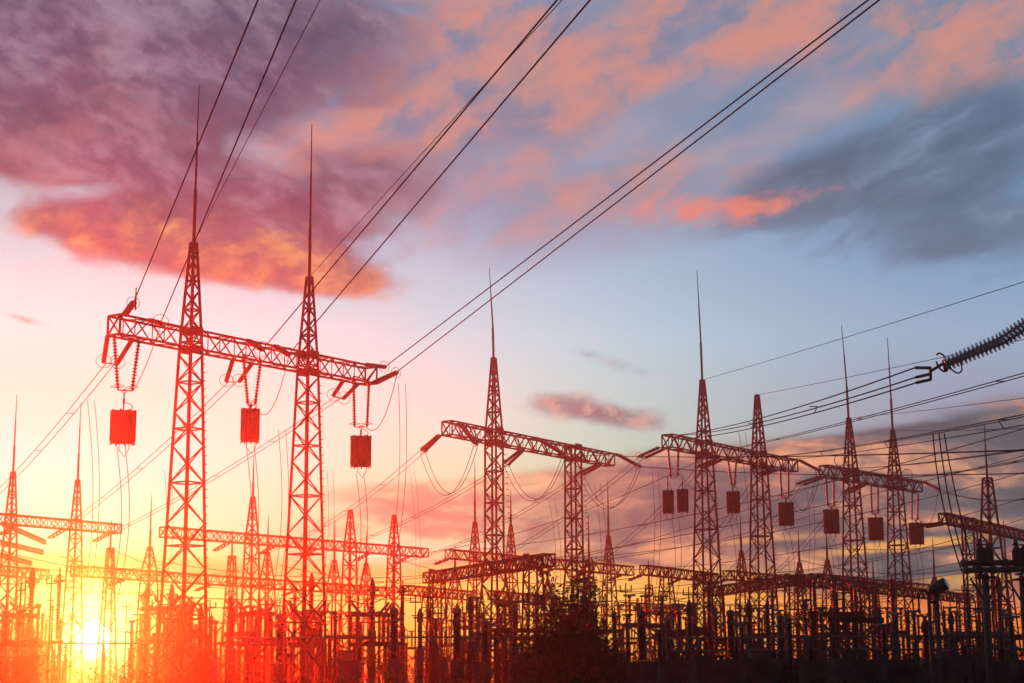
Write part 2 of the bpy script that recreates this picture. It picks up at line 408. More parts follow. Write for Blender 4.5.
# ------------------------------------------------------------------ lattice steelwork
def lattice(mb, x, y, yaw, levels, leg, brace, panel=1.0):
    def hw(z):
        for (z0, w0), (z1, w1) in zip(levels, levels[1:]):
            if z <= z1: return w0 + (w1 - w0) * (z - z0) / (z1 - z0)
        return levels[-1][1]
    ca, sa = math.cos(yaw), math.sin(yaw)
    def corners(z):
        w = hw(z)
        return [Vector((x + ca * a * w - sa * b * w, y + sa * a * w + ca * b * w, z)) for a, b in ((-1, -1), (1, -1), (1, 1), (-1, 1))]
    z, zs, top = levels[0][0], [levels[0][0]], levels[-1][0]
    while True:
        z += max(.5, hw(z) * 2 * panel)
        if z > top - .35: break
        zs.append(z)
    zs.append(top)
    prev = corners(zs[0])
    for k in range(len(zs) - 1):
        nxt = corners(zs[k + 1])
        for i in range(4):
            j = (i + 1) % 4
            mb.bar(prev[i], nxt[i], leg)
            if (k + i) % 2 == 0: mb.bar(prev[i], nxt[j], brace, brace * .6)
            else: mb.bar(prev[j], nxt[i], brace, brace * .6)
            if hw(zs[k]) > .75: 
                if (k + i) % 2 == 0: mb.bar(prev[j], nxt[i], brace, brace * .6)
                else: mb.bar(prev[i], nxt[j], brace, brace * .6)
            if k % 3 == 2 or k == len(zs) - 2: mb.bar(nxt[i], nxt[j], brace)
        prev = nxt
    return hw

def truss(mb, p, q, w, h, chord, brace):
    d = (q - p); L = d.length; d.normalize(); s_ = d.cross(Vector((0, 0, 1))).normalized()
    n = max(4, round(L / (h * 1.0)))
    def pt(k, a, b): return p + d * (L * k / n) + s_ * (a * w / 2) + Vector((0, 0, b * h / 2))
    for a in (-1, 1):
        for b in (-1, 1): mb.bar(pt(0, a, b), pt(n, a, b), chord)
    for k in range(n):
        u = 1 if k % 2 else -1
        for a in (-1, 1):
            mb.bar(pt(k, a, -u), pt(k + 1, a, u), brace, brace * .6)
            if k % 2: mb.bar(pt(k, a, -1), pt(k, a, 1), brace, brace * .6)
        for b in (-1, 1):
            mb.bar(pt(k, -u, b), pt(k + 1, u, b), brace, brace * .6)
            if k % 2 == 0: mb.bar(pt(k, -1, b), pt(k, 1, b), brace, brace * .6)
    for k in (0, n):
        mb.bar(pt(k, -1, -1), pt(k, -1, 1), chord); mb.bar(pt(k, 1, -1), pt(k, 1, 1), chord)
        mb.bar(pt(k, -1, -1), pt(k, 1, -1), chord); mb.bar(pt(k, -1, 1), pt(k, 1, 1), chord)
        mb.bar(pt(k, -1, -1), pt(k, 1, 1), brace)

class Gantry: pass
def gantry(label, Lp, Rp, cols, zb=18.0, bh=.95, bw=.85, leg=.13, brace=.07, detail=2, group=None, base=1.8, waist=.75, cat='gantry', end_strut=True, name='lattice_gantry'):
    g = Gantry()
    g.L = PZ(*Lp, zb); g.R = PZ(*Rp, zb); g.zb = zb; g.bh = bh; g.bw = bw
    d = g.R - g.L; g.d = d.normalized(); g.s = g.d.cross(Vector((0, 0, 1))).normalized()   # g.s points to the camera's right-hand/near side
    if g.s.y > 0: g.s = -g.s
    yaw = math.atan2(d.y, d.x)
    def at(px):                                     # the beam's axis in the image column px
        lo, hi = -0.3, 1.3
        for _ in range(50):
            mid = (lo + hi) / 2; p = g.L + d * mid
            c = CAM_R.transposed() @ (p - Vector((0, 0, CAM_Z)))
            if W / 2 + FOC * c.x / -c.z < px: lo = mid
            else: hi = mid
        return g.L + d * ((lo + hi) / 2)
    g.at = at
    pos = [at(c[0]) for c in cols]
    loc = Vector((pos[0].x, pos[0].y, 0))
    g.root = root(name, loc, label, cat, group)
    g.tips = []
    for c, p in zip(cols, pos):
        px, top_py, rod_py = c[0], c[1], c[2]
        zt = ZP(px, top_py, p.y) if top_py else zb + bh / 2 + .05
        kw = c[3] if len(c) > 3 else {}
        mb = MB(loc)
        w0 = kw.get('base', base) / 2; w1 = kw.get('waist', waist) / 2
        if kw.get('flare'):
            lev = [(0, w0), (kw['flare'], w1 * 1.05), (zb, w1)]
        else: lev = [(0, w0), (zb - bh / 2, w1 + .02), (zb + bh / 2, w1 * .93)]
        if top_py: lev.append((zt, .11))
        else: lev[-1] = (zt, w1 * .95)
        lattice(mb, p.x, p.y, yaw, lev, leg, brace, kw.get('panel', .8))
        co = mb.build('lattice_column', STEEL, g.root)
        if detail >= 2:
            for dz in (-bh / 2, bh / 2):
                for sg in (-1, 1):
                    gp = MB(loc); q = p + g.s * (sg * (w1 + .05)) + Vector((0, 0, dz)); gp.box(q, w1 * 2.15, .04, .36, yaw); gp.build('gusset_plate', STEEL, co)
            st = MB(loc)
            z = 2.5
            while z < zb - 1:
                f = z / zb; w = w0 + (w1 - w0) * f
                q = Vector((p.x, p.y, z)) + g.d * w + g.s * w
                st.bar(q, q + g.s * .22, .045); z += .42
            st.build('step_bolts', STEEL, co)
            ft = MB(loc)
            for a in (-1, 1):
                for b in (-1, 1): ft.box(Vector((p.x, p.y, .2)) + g.d * (a * w0) + g.s * (b * w0), .5, .5, .5, yaw)
            ft.build('concrete_footing', CONC, co)
        tip = Vector((p.x, p.y, zt)); g.tips.append(tip)
        if rod_py:
            zr = ZP(px, rod_py, p.y); L = zr - zt; k = max(1.0, p.y / 130)
            rm = MB(loc); lean = Vector((kw.get('lean', 0), 0, 0))
            rm.tube([tip - Vector((0, 0, .6)), tip + Vector((0, 0, L * .33)) + lean * .2, tip + Vector((0, 0, L * .34)) + lean * .2, tip + Vector((0, 0, L * .68)) + lean * .6,
                     tip + Vector((0, 0, L * .69)) + lean * .6, tip + Vector((0, 0, L)) + lean], .05, 6, [.085 * k, .085 * k, .06 * k, .05 * k, .04 * k, .022 * k])
            rm.build('lightning_rod', STEEL, co)
    bm_ = MB(loc)
    truss(bm_, g.L, g.R, bw, bh, .1, brace)
    g.beam = bm_.build('crossbeam', STEEL, g.root)
    return g

# ------------------------------------------------------------------ wires and insulators
def sagline(p, q, sag, n=16):
    return [p.lerp(q, k / n) - Vector((0, 0, sag * 4 * (k / n) * (1 - k / n))) for k in range(n + 1)]
def wire(label, p, q, sag=0.3, r=.024, group=None, name='overhead_wire', n=18, mid=None):
    pts = sagline(p, q, sag, n)
    mb = MB(p); mb.tube(pts, r, 5)
    o = mb.build(name, WIRE); o.location = p
    return tag(o, label, 'wire', group)
def bundle(label, p, q, sag=0.4, sep=.4, count=2, r=.022, group=None, spacers=4, side=None, name='bundled_conductor', starts=None):
    rt = root(name, p, label, 'power line', group)
    s_ = side or (q - p).cross(Vector((0, 0, 1))).normalized()
    offs = [s_ * (sep * (k - (count - 1) / 2)) for k in range(count)] if count != 3 else [s_ * -sep / 2, s_ * sep / 2, Vector((0, 0, -sep * .8))]
    for k, of in enumerate(offs):
        mb = MB(p); mb.tube(sagline(starts[k] if starts else p + of, q + of, sag, 20), r, 5); mb.build('conductor', WIRE, rt)
    ln = sagline(p, q, sag, 20)
    if spacers:
        for k in range(1, spacers + 1):
            c = ln[round(20 * k / (spacers + 1))]; sp = MB(p)
            for a, b in zip(offs, offs[1:]): sp.bar(c + a, c + b, .035)
            if len(offs) > 1: sp.build('spacer', STEEL, rt)
    return rt
def through(p0, px, py, d, y_end):                  # from p0 through the pixel's point at distance d on to y_end
    p1 = PD(px, py, d); t = (y_end - p0.y) / (p1.y - p0.y)
    return p0.lerp(p1, t)
def string_pair(label, a0, a1, b0, b1, r=.125, group='strain insulator strings', mat=None, ring_r=.38, name='strain_insulator', pitch=.15, cat='insulator'):
    rt = root(name, a0, label, cat, group)
    for p, q in ((a0, a1), (b0, b1)):
        mb = MB(a0); mb.sheds(p, q, r, pitch, .4, 10); mb.build('insulator_string', mat or PORC, rt)
    for u, v in ((a1, b1), (a0, b0)):
        y = MB(a0); y.bar(u, v, .085, .05); y.build('yoke_plate', STEEL, rt)
    if ring_r:
        ax = (a1 - a0).normalized()
        for q in ((a1, b1) if (a1 - b1).length > .5 else (a1.lerp(b1, .5),)):
            g_ = MB(a0); g_.ring(q - ax * .18, ax, ring_r, .016, 22, 5); g_.build('grading_ring', STEEL, rt)
    return rt

def make_trap(loc, label, R=.52, Hh=1.45, hang=.5, group='line traps hanging from the gantries'):
    t = root('line_trap', loc, label, 'line trap', group)     # loc: the middle of the top
    mb = MB()
    n = 18
    prof = [(0, R * .94), (.03, R), (Hh - .03, R), (Hh, R * .94)]
    mb.lathe((0, 0, 0), (0, 0, -Hh), prof, 32)
    for k in range(n):
        an = 2 * math.pi * k / n; c = Vector((math.cos(an) * (R + .02), math.sin(an) * (R + .02), 0))
        mb.bar(c + Vector((0, 0, .02)), c + Vector((0, 0, -Hh - .02)), .06, .07)
    mb.build('coil_cage', COIL, t)
    for nm, z in (('top_spider', .06), ('bottom_spider', -Hh - .06)):
        sp = MB()
        for k in range(4):
            an = math.pi * k / 4; c = Vector((math.cos(an), math.sin(an), 0)) * (R * 1.05)
            sp.bar(c + Vector((0, 0, z)), -c + Vector((0, 0, z)), .05, .12)
            for sg in (-1, 1): sp.bar(c * sg + Vector((0, 0, z * 2.2 if z > 0 else z - .06)), c * sg + Vector((0, 0, z - .12)), .07)
        sp.build(nm, STEEL, t)
    hg = MB(); hg.tube([(0, 0, .05), (0, 0, hang - .14)], .035, 6); hg.ring((0, 0, hang - .06), (0, 1, 0), .09, .025, 12, 5); hg.box((0, 0, hang * .5), .1, .1, .22)
    hg.tube([(R * .6, 0, .05), (R * .75, .05, .3), (R * .5, .1, .45), (.1, .05, .5)], .022, 5)
    hg.build('hanger', STEEL, t)
    lp = MB(); lp.tube([(-.15, 0, -Hh - .08), (-.17, 0, -Hh - .4), (.1, .02, -Hh - .75), (.32, .02, -Hh - .35), (.3, 0, -Hh - .08)], .022, 5)
    lp.build('terminal_loop', WIRE, t)
    return t
# ------------------------------------------------------------------ the ground
g_ = mesh_obj("ground", [(-176, -36, 0), (176, -36, 0), (176, 202, 0), (-176, 202, 0)], [(0, 1, 2, 3)], SOIL)
g_["kind"] = "structure"

# ------------------------------------------------------------------ the big gantries, from the nearest to the farthest of the main row
GG = 'lattice gantries of the near row'
GA = gantry('tallest red-lit lattice gantry with two long spires and three line traps, nearest of all', (114, 325), (371, 376),
            [(191, 243, 85, dict(lean=.05)), (308, 277, 124)], group=GG, leg=.13, brace=.07)
GB = gantry('dark lattice gantry with one spired and one flat-topped column, slack loops under its beam', (447, 428), (610, 460),
            [(494, 358, 268, dict(flare=9.5, base=2.4, waist=.92, lean=-.3)), (573, None, None, dict(flare=9.0, base=2.2, waist=.95))], group=GG, leg=.15, brace=.085)
GC = gantry('dark lattice gantry whose second column ends in a bare tip without a spire', (667, 441), (793, 466),
            [(704, 380, 270, dict(lean=-.2)), (759, 395, None)], group=GG, leg=.14, brace=.08, waist=.88, base=2.0)
GD = gantry('dark lattice gantry with two spires close together behind the floodlight', (824, 471), (918, 487),
            [(851, 418, 325, dict(lean=-.3)), (895, 430, 337, dict(lean=-.1))], group=GG, leg=.14, brace=.085, waist=.95, base=2.1)
GE = gantry('spireless lattice gantry rising behind the thick tubular bus pipes', (943, 518), (1075, 547),
            [(969, None, None, dict(base=1.2, waist=.9)), (1050, None, None)], zb=13.0, bh=.75, bw=.7, group=GG, leg=.13, brace=.08, detail=1)

# farther rows
FG = 'distant lattice gantries'
GF = gantry('hazy gantry with two spires above the sun, its beam ending short of the tallest gantry', (-45, 515), (118, 529), [(11, 472, 395), (76, 480, 402)], zb=13.5, group=FG, leg=0.128, brace=0.076, detail=1, bh=0.761, waist=.62, base=1.4)
GGx = gantry('distant gantry seen through the legs of the tallest gantry, one spire and two bare tips', (163, 532), (425, 553),
             [(252, 497, 455), (350, 510, None, dict(waist=0.801)), (394, 515, None, dict(waist=0.801))], zb=13, group=FG, leg=0.153, brace=0.093, detail=1, bh=0.841, waist=0.801, base=1.443)
GH = gantry('very long faint gantry just above the sun, its thin beam crossing behind two nearer gantries', (75, 571), (390, 592),
            [(149, 547, 495), (267, 552, 515), (334, 560, 520), (366, 563, 530)], zb=9.2, group=FG, leg=0.119, brace=0.072, detail=1, bh=0.767, waist=0.937, base=1.534)
GI = gantry('distant gantry with two spires behind the spired column of the loop-hung gantry', (449, 554), (535, 562),
            [(475, 522, 462), (511, 526, 490)], zb=12, group=FG, leg=0.128, brace=0.076, detail=1, bh=0.805, waist=0.724)
GJ = gantry('distant gantry with a single thin spire, its beam passing behind the bush top', (555, 564), (630, 571),
            [(609, 536, 480)], zb=11, group=FG, leg=0.129, brace=0.077, detail=1, bh=0.861, waist=0.775)
GK = gantry('distant spireless gantry on two plain legs between the bush and the bare-tipped gantry', (644, 570), (714, 578),
            [(666, None, None, dict(waist=0.769)), (700, None, None, dict(waist=0.769))], zb=10.5, group=FG, leg=0.128, brace=0.077, detail=1, bh=0.854, base=2.563, waist=.62)
GM = gantry('distant gantry cut by the frame edge beyond the two-spired gantry above the sun', (-25, 568), (45, 575), [(24, None, None), (-12, 540, None)], zb=10.5, group=FG, leg=0.128, brace=0.077, detail=1, bh=0.854, waist=0.769)
GN = gantry('tiny far gantry on one leg beside the low portal beam end', (404, 590), (472, 596), [(430, None, None), (455, 570, 545)], zb=8.5, group=FG, leg=0.125, brace=0.076, detail=1, bh=0.805, waist=0.984)
GO = gantry('tiny far gantry half hidden by the bush on the sun side', (492, 595), (564, 602), [(530, None, None), (548, 580, 556)], zb=8.5, group=FG, leg=0.125, brace=0.076, detail=1, bh=0.805, waist=0.984)
GQ = gantry('tiny far gantry in the orange gap beside the bush', (622, 606), (684, 610), [(642, None, None), (669, None, None)], zb=8, group=FG, leg=0.124, brace=0.075, detail=1, bh=0.799, waist=0.976)
GR = gantry('distant gantry seen between the two columns of the bare-tipped gantry', (727, 575), (812, 583), [(742, 551, 515), (800, 562, 530)], zb=10.5, group=FG, leg=0.128, brace=0.077, detail=1, bh=0.854, waist=0.769)
GS = gantry('distant gantry with two needle spires between the twin-spired gantry and the bare-tipped one', (815, 578), (945, 590), [(828, 560, 527), (935, 577, 538)], zb=10.5, group=FG, leg=0.128, brace=0.077, detail=1, bh=0.854, waist=0.769)

# low bus portals
LG = 'low bus portals'
P1 = gantry('low portal beam climbing to the loop-hung gantry from a double leg', (428, 578), (549, 560), [(437, None, None), (533, None, None)], zb=8.4, group=LG, bh=.75, bw=.8, leg=.13, brace=.08, detail=2, base=1.3, waist=.9, name='bus_portal', cat='portal')
P2 = gantry('low portal beam climbing to the foot of the bare-tipped gantry', (709, 592), (797, 580), [(716, None, None), (793, None, None)], zb=8.4, group=LG, bh=.75, bw=.8, leg=.13, brace=.085, detail=2, base=1.4, waist=1.0, name='bus_portal', cat='portal')
P3 = gantry('long low portal beam running back past the twin-spired gantry to the bus pipes', (799, 580), (970, 599), [(806, None, None), (868, None, None), (963, None, None)], zb=8.4, group=LG, bh=.8, bw=.8, leg=.13, brace=.085, detail=2, base=1.4, waist=1.0, name='bus_portal', cat='portal')

# lone masts
def mast(px, d, top_py, rod_py, label, base=2.0, group='lone lightning masts', leg=.15, brace=.09):
    x = GX(px, d); zt = ZP(px, top_py, d); zr = ZP(px, rod_py, d); loc = Vector((x, d, 0))
    rt = root('lightning_mast', loc, label, 'mast', group)
    mb = MB(loc); lattice(mb, x, d, .6, [(0, base / 2), (zt, .25)], leg, brace, 1.0); mb.build('lattice_shaft', STEEL, rt)
    rm = MB(loc); k = max(1, d / 130)
    rm.tube([(x, d, zt - .5), (x, d, zt + (zr - zt) * .5), (x, d, zr)], .05, 6, [.09 * k, .06 * k, .025 * k]); rm.build('lightning_rod', STEEL, rt)
mast(996, 140, 478, 424, 'spired lattice mast behind the bus pipes and the spireless gantry', 2.4, leg=.15, brace=.09)
mast(107, 170, 548, 520, 'faint spired mast directly above the sun disc', 1.6)
mast(230, 175, 556, 530, 'faint thin mast seen close beside the tallest gantry on its inner side', 1.6)
mast(590, 180, 560, 515, 'faint needle mast rising just behind the bush', 1.6)
mast(650, 190, 585, 560, 'smallest faint mast, in the orange gap past the bush', 1.6)
mast(1010, 190, 560, 520, 'thin mast at the frame edge behind the bus pipe heads', 1.8)
mast(876, 185, 585, 560, 'thin mast standing between the twin-spired columns', 1.6)

# ------------------------------------------------------------------ insulator strings and line traps
Z = Vector((0, 0, 1))
def face(g, px, far=True, low=True, lift=0.0):
    p = g.at(px); return p + g.s * ((-1 if far else 1) * g.bw / 2) + Z * ((-1 if low else 1) * g.bh / 2 + lift)
def strain(label, g, pa, pb, qa, qb, far=True, low=True, dd=2.0, **kw):
    a0 = face(g, pa, far, low); b0 = face(g, pb, far, low)
    sg = 1 if far else -1
    a1 = PD(qa[0], qa[1], a0.y + sg * dd); b1 = PD(qb[0], qb[1], b0.y + sg * dd)
    string_pair(label, a0, a1, b0, b1, **kw); return (a1 + b1) / 2
def vstring(label, g, pa, pb, qa, qb, group='string pairs carrying line traps', ring_r=.3, r=.12):
    da = g.at(pa[0]).y
    return string_pair(label, PD(pa[0], pa[1], da), PD(qa[0], qa[1], da), PD(pb[0], pb[1], da + .3), PD(qb[0], qb[1], da + .3), r=r, ring_r=ring_r, group=group, name='suspension_insulator')
def trap(g, px, py, label, R, Hh, yk):
    d = g.at(px).y + .1; p = PD(px, py, d); return make_trap(p, label, R, Hh, max(.25, PD(px, yk, d).z - p.z + .05))
names = {'A1': "on the tallest gantry's outer tip", 'A2': "midway on the tallest gantry's beam", 'A3': "at the inner end of the tallest gantry's beam",
         'B1': "on the outer tip of the loop-hung gantry", 'B2': "midway on the loop-hung gantry", 'B3': "past the flat-topped column of the loop-hung gantry",
         'C1': "on the sunward tip of the bare-tipped gantry", 'C2': "between the columns of the bare-tipped gantry", 'C3': "past the bare-tipped column of its gantry",
         'D1': "on the sunward tip of the twin-spired gantry", 'D2': "between the columns of the twin-spired gantry", 'D3': "at the far end of the twin-spired gantry"}
yA1 = strain('thick far-side insulator pair ' + names['A1'], GA, 114, 138, (103.5, 363), (117, 364), dd=2.2)
yA2 = strain('thick far-side insulator pair ' + names['A2'], GA, 239, 258, (226, 382), (239, 382), dd=2.2)
yA3 = strain('thick far-side insulator pair ' + names['A3'], GA, 349, 364, (333, 396), (343, 399), dd=2.2)
vstring('long shedded pair above the jagged line trap ' + names['A1'], GA, (114, 334), (139, 340), (118, 390), (132, 391))
vstring('long shedded pair above the plain line trap ' + names['A2'], GA, (243, 354), (261, 359), (248, 405), (255, 405))
vstring('long shedded pair above the tall capped line trap', GA, (353.5, 376), (369, 381), (354.5, 427), (367, 427))
trap(GA, 123.5, 413, 'wide orange-lit line trap hanging ' + names['A1'], .56, 1.36, 391)
trap(GA, 250.5, 411, 'slim plain line trap hanging ' + names['A2'], .44, 1.5, 405)
trap(GA, 361, 438, 'tall capped line trap hanging ' + names['A3'], .53, 1.5, 427)
nA1 = strain('short near-side insulator pair ' + names['A1'], GA, 117, 119, (133, 302), (135, 302), far=False, low=False, dd=2.0, ring_r=.3, group='near-side strain strings')
nA2 = strain('large-ringed near-side insulator pair second from the tallest gantry\'s outer tip', GA, 143, 146, (160, 323), (162, 324), far=False, low=False, dd=2.0, ring_r=.42, group='near-side strain strings')
nA3 = strain('near-side insulator pair ' + names['A2'] + ', first of two', GA, 241, 244, (262, 350), (264, 350), far=False, low=False, dd=2.2, ring_r=.4, group='near-side strain strings')
nA4 = strain('near-side insulator pair ' + names['A2'] + ', second of two', GA, 268, 271, (288, 355), (290, 355), far=False, low=False, dd=2.2, ring_r=.36, group='near-side strain strings')
nA5 = strain('near-side insulator pair ' + names['A3'] + ', upper', GA, 360, 362, (385, 367), (386, 367), far=False, low=False, dd=2.2, ring_r=.3, group='near-side strain strings')
nA6 = strain('near-side insulator pair ' + names['A3'] + ', lower', GA, 367, 370, (397, 372), (398, 372), far=False, low=True, dd=2.2, ring_r=.3, group='near-side strain strings')

yB1 = strain('slanting insulator pair ' + names['B1'], GB, 444, 446, (421, 450), (424, 452), dd=2.0, ring_r=.3)
yB2 = strain('slanting insulator pair ' + names['B2'], GB, 525, 528, (504, 463), (508, 465), dd=2.0, ring_r=.3)
yB3 = strain('slanting insulator pair ' + names['B3'], GB, 602, 605, (579, 473), (583, 475), dd=2.0, ring_r=.3)
nB1 = strain('near-side insulator pair along the beam ' + names['B1'], GB, 453, 456, (475, 444), (477, 445), far=False, low=False, dd=2.4, ring_r=.25, group='near-side strain strings')
nB2 = strain('near-side insulator pair along the beam ' + names['B2'], GB, 530, 533, (563, 454), (566, 455), far=False, low=False, dd=2.4, ring_r=.25, group='near-side strain strings')
nB3 = strain('near-side insulator pair reaching out ' + names['B3'], GB, 611, 614, (638, 466), (641, 467), far=False, low=False, dd=2.4, ring_r=.25, group='near-side strain strings')
yC1 = strain('slanting insulator pair ' + names['C1'], GC, 664, 670, (638, 457), (645, 458), dd=2.0, ring_r=.3)
yC2 = strain('slanting insulator pair ' + names['C2'], GC, 722, 727, (697, 467), (703, 468), dd=2.0, ring_r=.3)
yC3 = strain('slanting insulator pair ' + names['C3'], GC, 777, 782, (756, 474), (761, 475), dd=2.0, ring_r=.3)
nC3 = strain('near-side insulator pair reaching out ' + names['C3'], GC, 794, 796, (818, 470), (820, 471), far=False, low=False, dd=2.4, ring_r=.25, group='near-side strain strings')
vstring('short string pair above the twin traps ' + names['C1'], GC, (668, 447), (678.5, 448), (671, 478), (677.5, 477))
vstring('short V of strings ' + names['C2'], GC, (727.5, 457), (736.5, 458), (732, 486), (734.5, 486))
vstring('short string pair ' + names['C3'], GC, (780, 466), (788.6, 468), (782, 498), (788.6, 498))
trap(GC, 668, 492, 'twin line trap nearer the tip, ' + names['C1'], .36, 1.42, 477)
trap(GC, 682.5, 491, 'twin line trap nearer the spired column, ' + names['C1'], .37, 1.42, 477)
trap(GC, 733, 493, 'single dark line trap hanging ' + names['C2'], .47, 1.42, 486)
trap(GC, 786, 504, 'single dark line trap hanging ' + names['C3'], .58, 1.65, 498)
yD1 = strain('slanting insulator pair ' + names['D1'], GD, 823, 828, (796, 484), (803, 485), dd=2.0, ring_r=.3)
yD2 = strain('slanting insulator pair ' + names['D2'], GD, 866, 870, (842, 493), (847, 494), dd=2.0, ring_r=.3)
nD3 = strain('near-side insulator pair reaching out ' + names['D3'], GD, 919, 921, (938, 489), (940, 490), far=False, low=False, dd=2.4, ring_r=.25, group='near-side strain strings')
vstring('short string pair ' + names['D1'], GD, (826, 478), (834, 480), (828, 507), (834, 507))
vstring('short string pair ' + names['D2'], GD, (871, 486), (878, 487), (872, 514), (878, 514))
vstring('short string pair ' + names['D3'], GD, (912, 493), (918, 494), (912, 520), (917.6, 520))
trap(GD, 831, 511, 'dark line trap hanging ' + names['D1'], .62, 1.8, 507)
trap(GD, 875.5, 519, 'dark line trap hanging ' + names['D2'], .62, 1.75, 514)
trap(GD, 916, 524, 'dark line trap hanging ' + names['D3'], .62, 1.75, 520)
yE1 = strain("slanting insulator pair on the spireless gantry's sunward tip", GE, 944, 948, (921, 525), (926, 527), dd=2.5, ring_r=.3)
# the far gantries' strings
fs = 'far strain strings'
far_y = {}
for g, key, nm, pts in ((GF, 'F', 'hazy two-spired gantry above the sun', (20, 68, 112)), (GGx, 'G', 'gantry seen through the tallest legs', (232, 277, 318, 372, 412)),
                        (GI, 'I', 'gantry behind the loop-hung spired column', (452, 492, 528)), (GJ, 'J', 'gantry behind the bush top', (557, 590, 625)),
                        (GK, 'K', 'plain-legged gantry past the bush', (646, 684, 708)), (GH, 'H', 'very long faint gantry', (128, 214, 300, 382)), (GR, 'R', 'gantry between the bare-tipped columns', (729, 770))):
    for i, px in enumerate(pts):
        c = g.at(px); k = c.y / 200
        sc_ = (lambda a: PD(px - a[0], 0, c.y))
        base_ = face(g, px, True, True)
        q = base_ - g.s * 1.1 - g.d * .55 - Z * (.7 if g.zb > 12.5 else .5)
        far_y[(key, i)] = q
        which = ('far beam end' if i == len(pts) - 1 else ['near beam tip', 'second along', 'third along', 'fourth along'][i])
        string_pair('small insulator pair, %s, %s' % (nm, which), base_ + g.d * .25, q + g.d * .2, base_ - g.d * .25, q - g.d * .2, r=.13, group=fs, ring_r=0, pitch=.3)
# long strings at the frame edge, beyond the near-left gantry
for i, (a, b) in enumerate((((2, 522), (46, 541)), ((-4, 540), (44, 551)), ((-2, 553), (32, 562)))):
    p0 = PD(a[0], a[1], 150); p1 = PD(b[0], b[1], 150)
    string_pair(['topmost', 'middle', 'lowest'][i] + ' of three long insulator pairs under the hazy two-spired gantry', p0, p1, p0 - Z * .25, p1 - Z * .25, r=.16, group='long strings at the frame edge', ring_r=.25)

# the green glass string coming in from outside the frame
ga = PD(1072, 292, 53.5); gb = PD(944, 363, 56)
gm = PD(1000, 338, 55)
gl = root('glass_insulator', gb, 'green glass double insulator string with two ring horns, reaching in from the frame edge', 'insulator')
for of in (Vector((0, 0, .0)), Vector((.1, -.1, -.17))):
    mb = MB(gb)
    pts = [gb + of * .6, gm + of, ga + of]
    for p, q in zip(pts, pts[1:]):
        L_ = (q - p).length; kk = int(L_ / .14); st = L_ / kk; pf = [(0, .04)]
        for i_ in range(kk): z_ = i_ * st; pf += [(z_ + st * f, rr) for f, rr in ((.08, .045), (.3, .055), (.38, .12), (.46, .17), (.56, .185), (.66, .175), (.72, .1), (.9, .045))]
        mb.lathe(p, q, pf + [(L_, .04)], 16)
    mb.build('disc_string', GLASS, gl)
r1 = MB(gb); ax = (ga - gb).normalized()
r1.ring(gb + Vector((-.06, 0, .02)), (ax + Vector((.5, -.9, 0))), .31, .03, 24, 6, .86); r1.build('arcing_ring', STEEL, gl)
r2 = MB(gb); r2.ring(gb + Vector((.36, 0, -.06)), (ax + Vector((.4, -1.2, .2))), .29, .026, 24, 6, .7); r2.build('arcing_ring', STEEL, gl)
lk = MB(gb); lk.tube(sagline(ga, ga + (ga - gm).normalized() * 26, .3, 10), .03, 6); lk.build('tension_link', STEEL, gl)
yk = MB(gb); ygb = PD(931, 371, 56.5)
yk.bar(gb, ygb, .1, .06); yk.bar(ygb + Vector((-.02, 0, .14)), ygb + Vector((-.02, 0, -.3)), .1, .07); yk.bar(gb + Vector((0, 0, .1)), gb + Vector((0.04, 0, -.25)), .1)
for dz in (.1, -.1, -.28): yk.bar(ygb + Vector((-.02, 0, dz)), ygb + Vector((-.5, .05, dz - .08 + (.1 if dz > 0 else -.02))), .09, .09)
yk.build('yoke_plate', STEEL, gl)

# ------------------------------------------------------------------ wires
NW = 'wires climbing over the camera'
def up(label, p0, px, py, d, r=.03, sag=.0, y_end=-6): return wire(label, p0, through(p0, px, py, d, y_end), sag, r, NW, n=10)
up("outermost wire climbing from the tallest gantry's tip", PD(133, 304, 84.5), 258, 0, 50)
up("second wire climbing from the tallest gantry's tip, past the ring", PD(161, 322, 85.5), 296, 0, 50)
up("thin earth wire climbing from the tallest gantry's first spire", GA.tips[0], 320, 0, 52, .016)
up("upper heavy wire climbing from midway on the tallest gantry", PD(263, 349, 92), 557, 0, 50)
up("thin earth wire climbing from the tallest gantry's second spire", GA.tips[1], 562, 0, 52, .016)
up("lower heavy wire climbing from midway on the tallest gantry", PD(289, 354, 93.5), 590, 0, 50)
up("upper of two parallel wires climbing from the tallest gantry's inner end", PD(386, 366, 98), 868, 0, 50)
up("lower of two parallel wires climbing from the tallest gantry's inner end", PD(398, 371, 99), 879, 0, 50)
# near-side loops of wire with a hanging ring
rt = root('ring_horn', PD(136, 294, 83.5), 'narrow ring hanging on the outermost climbing wire above the beam tip', 'ring')
mb = MB(); mb.ring((0, 0, -.35), (1, .25, 0), .42, .03, 24, 6); mb.build('ring', STEEL, rt)
mb = MB(); mb.tube([(0, 0, .1), (0, 0, .32)], .03, 6); mb.build('clamp', STEEL, rt)

for px, py, lab in ((840, 460, 'arcing ring standing on the twin-spired beam before its first spire'), (907, 475, 'arcing ring standing on the twin-spired beam past its second spire')):
    q = PD(px, py, GD.at(px).y - .3); rt = root('arcing_ring', q, lab, 'ring', 'rings standing on the twin-spired beam')
    mb = MB(); mb.ring((0, 0, 0), (.5, 1, 0), .5, .03, 24, 6); mb.build('ring', STEEL, rt)
    mb = MB(); mb.bar((0, 0, -.5), (0, 0, -.8), .06); mb.build('clamp', STEEL, rt)
FWg = 'twin conductors running back from the near row'
def fw(label, y0, key, sep=.42, sag=.5): bundle(label, y0, far_y[key] if isinstance(key, tuple) else key, sag, sep, 2, .022, FWg)
fw("twin wires falling from the tallest gantry's outer tip past the two-spired gantry", yA1, PD(-28, 516, 142))
fw('twin wires falling from midway on the tallest gantry toward the sunlit gantry', yA2, ('F', 1))
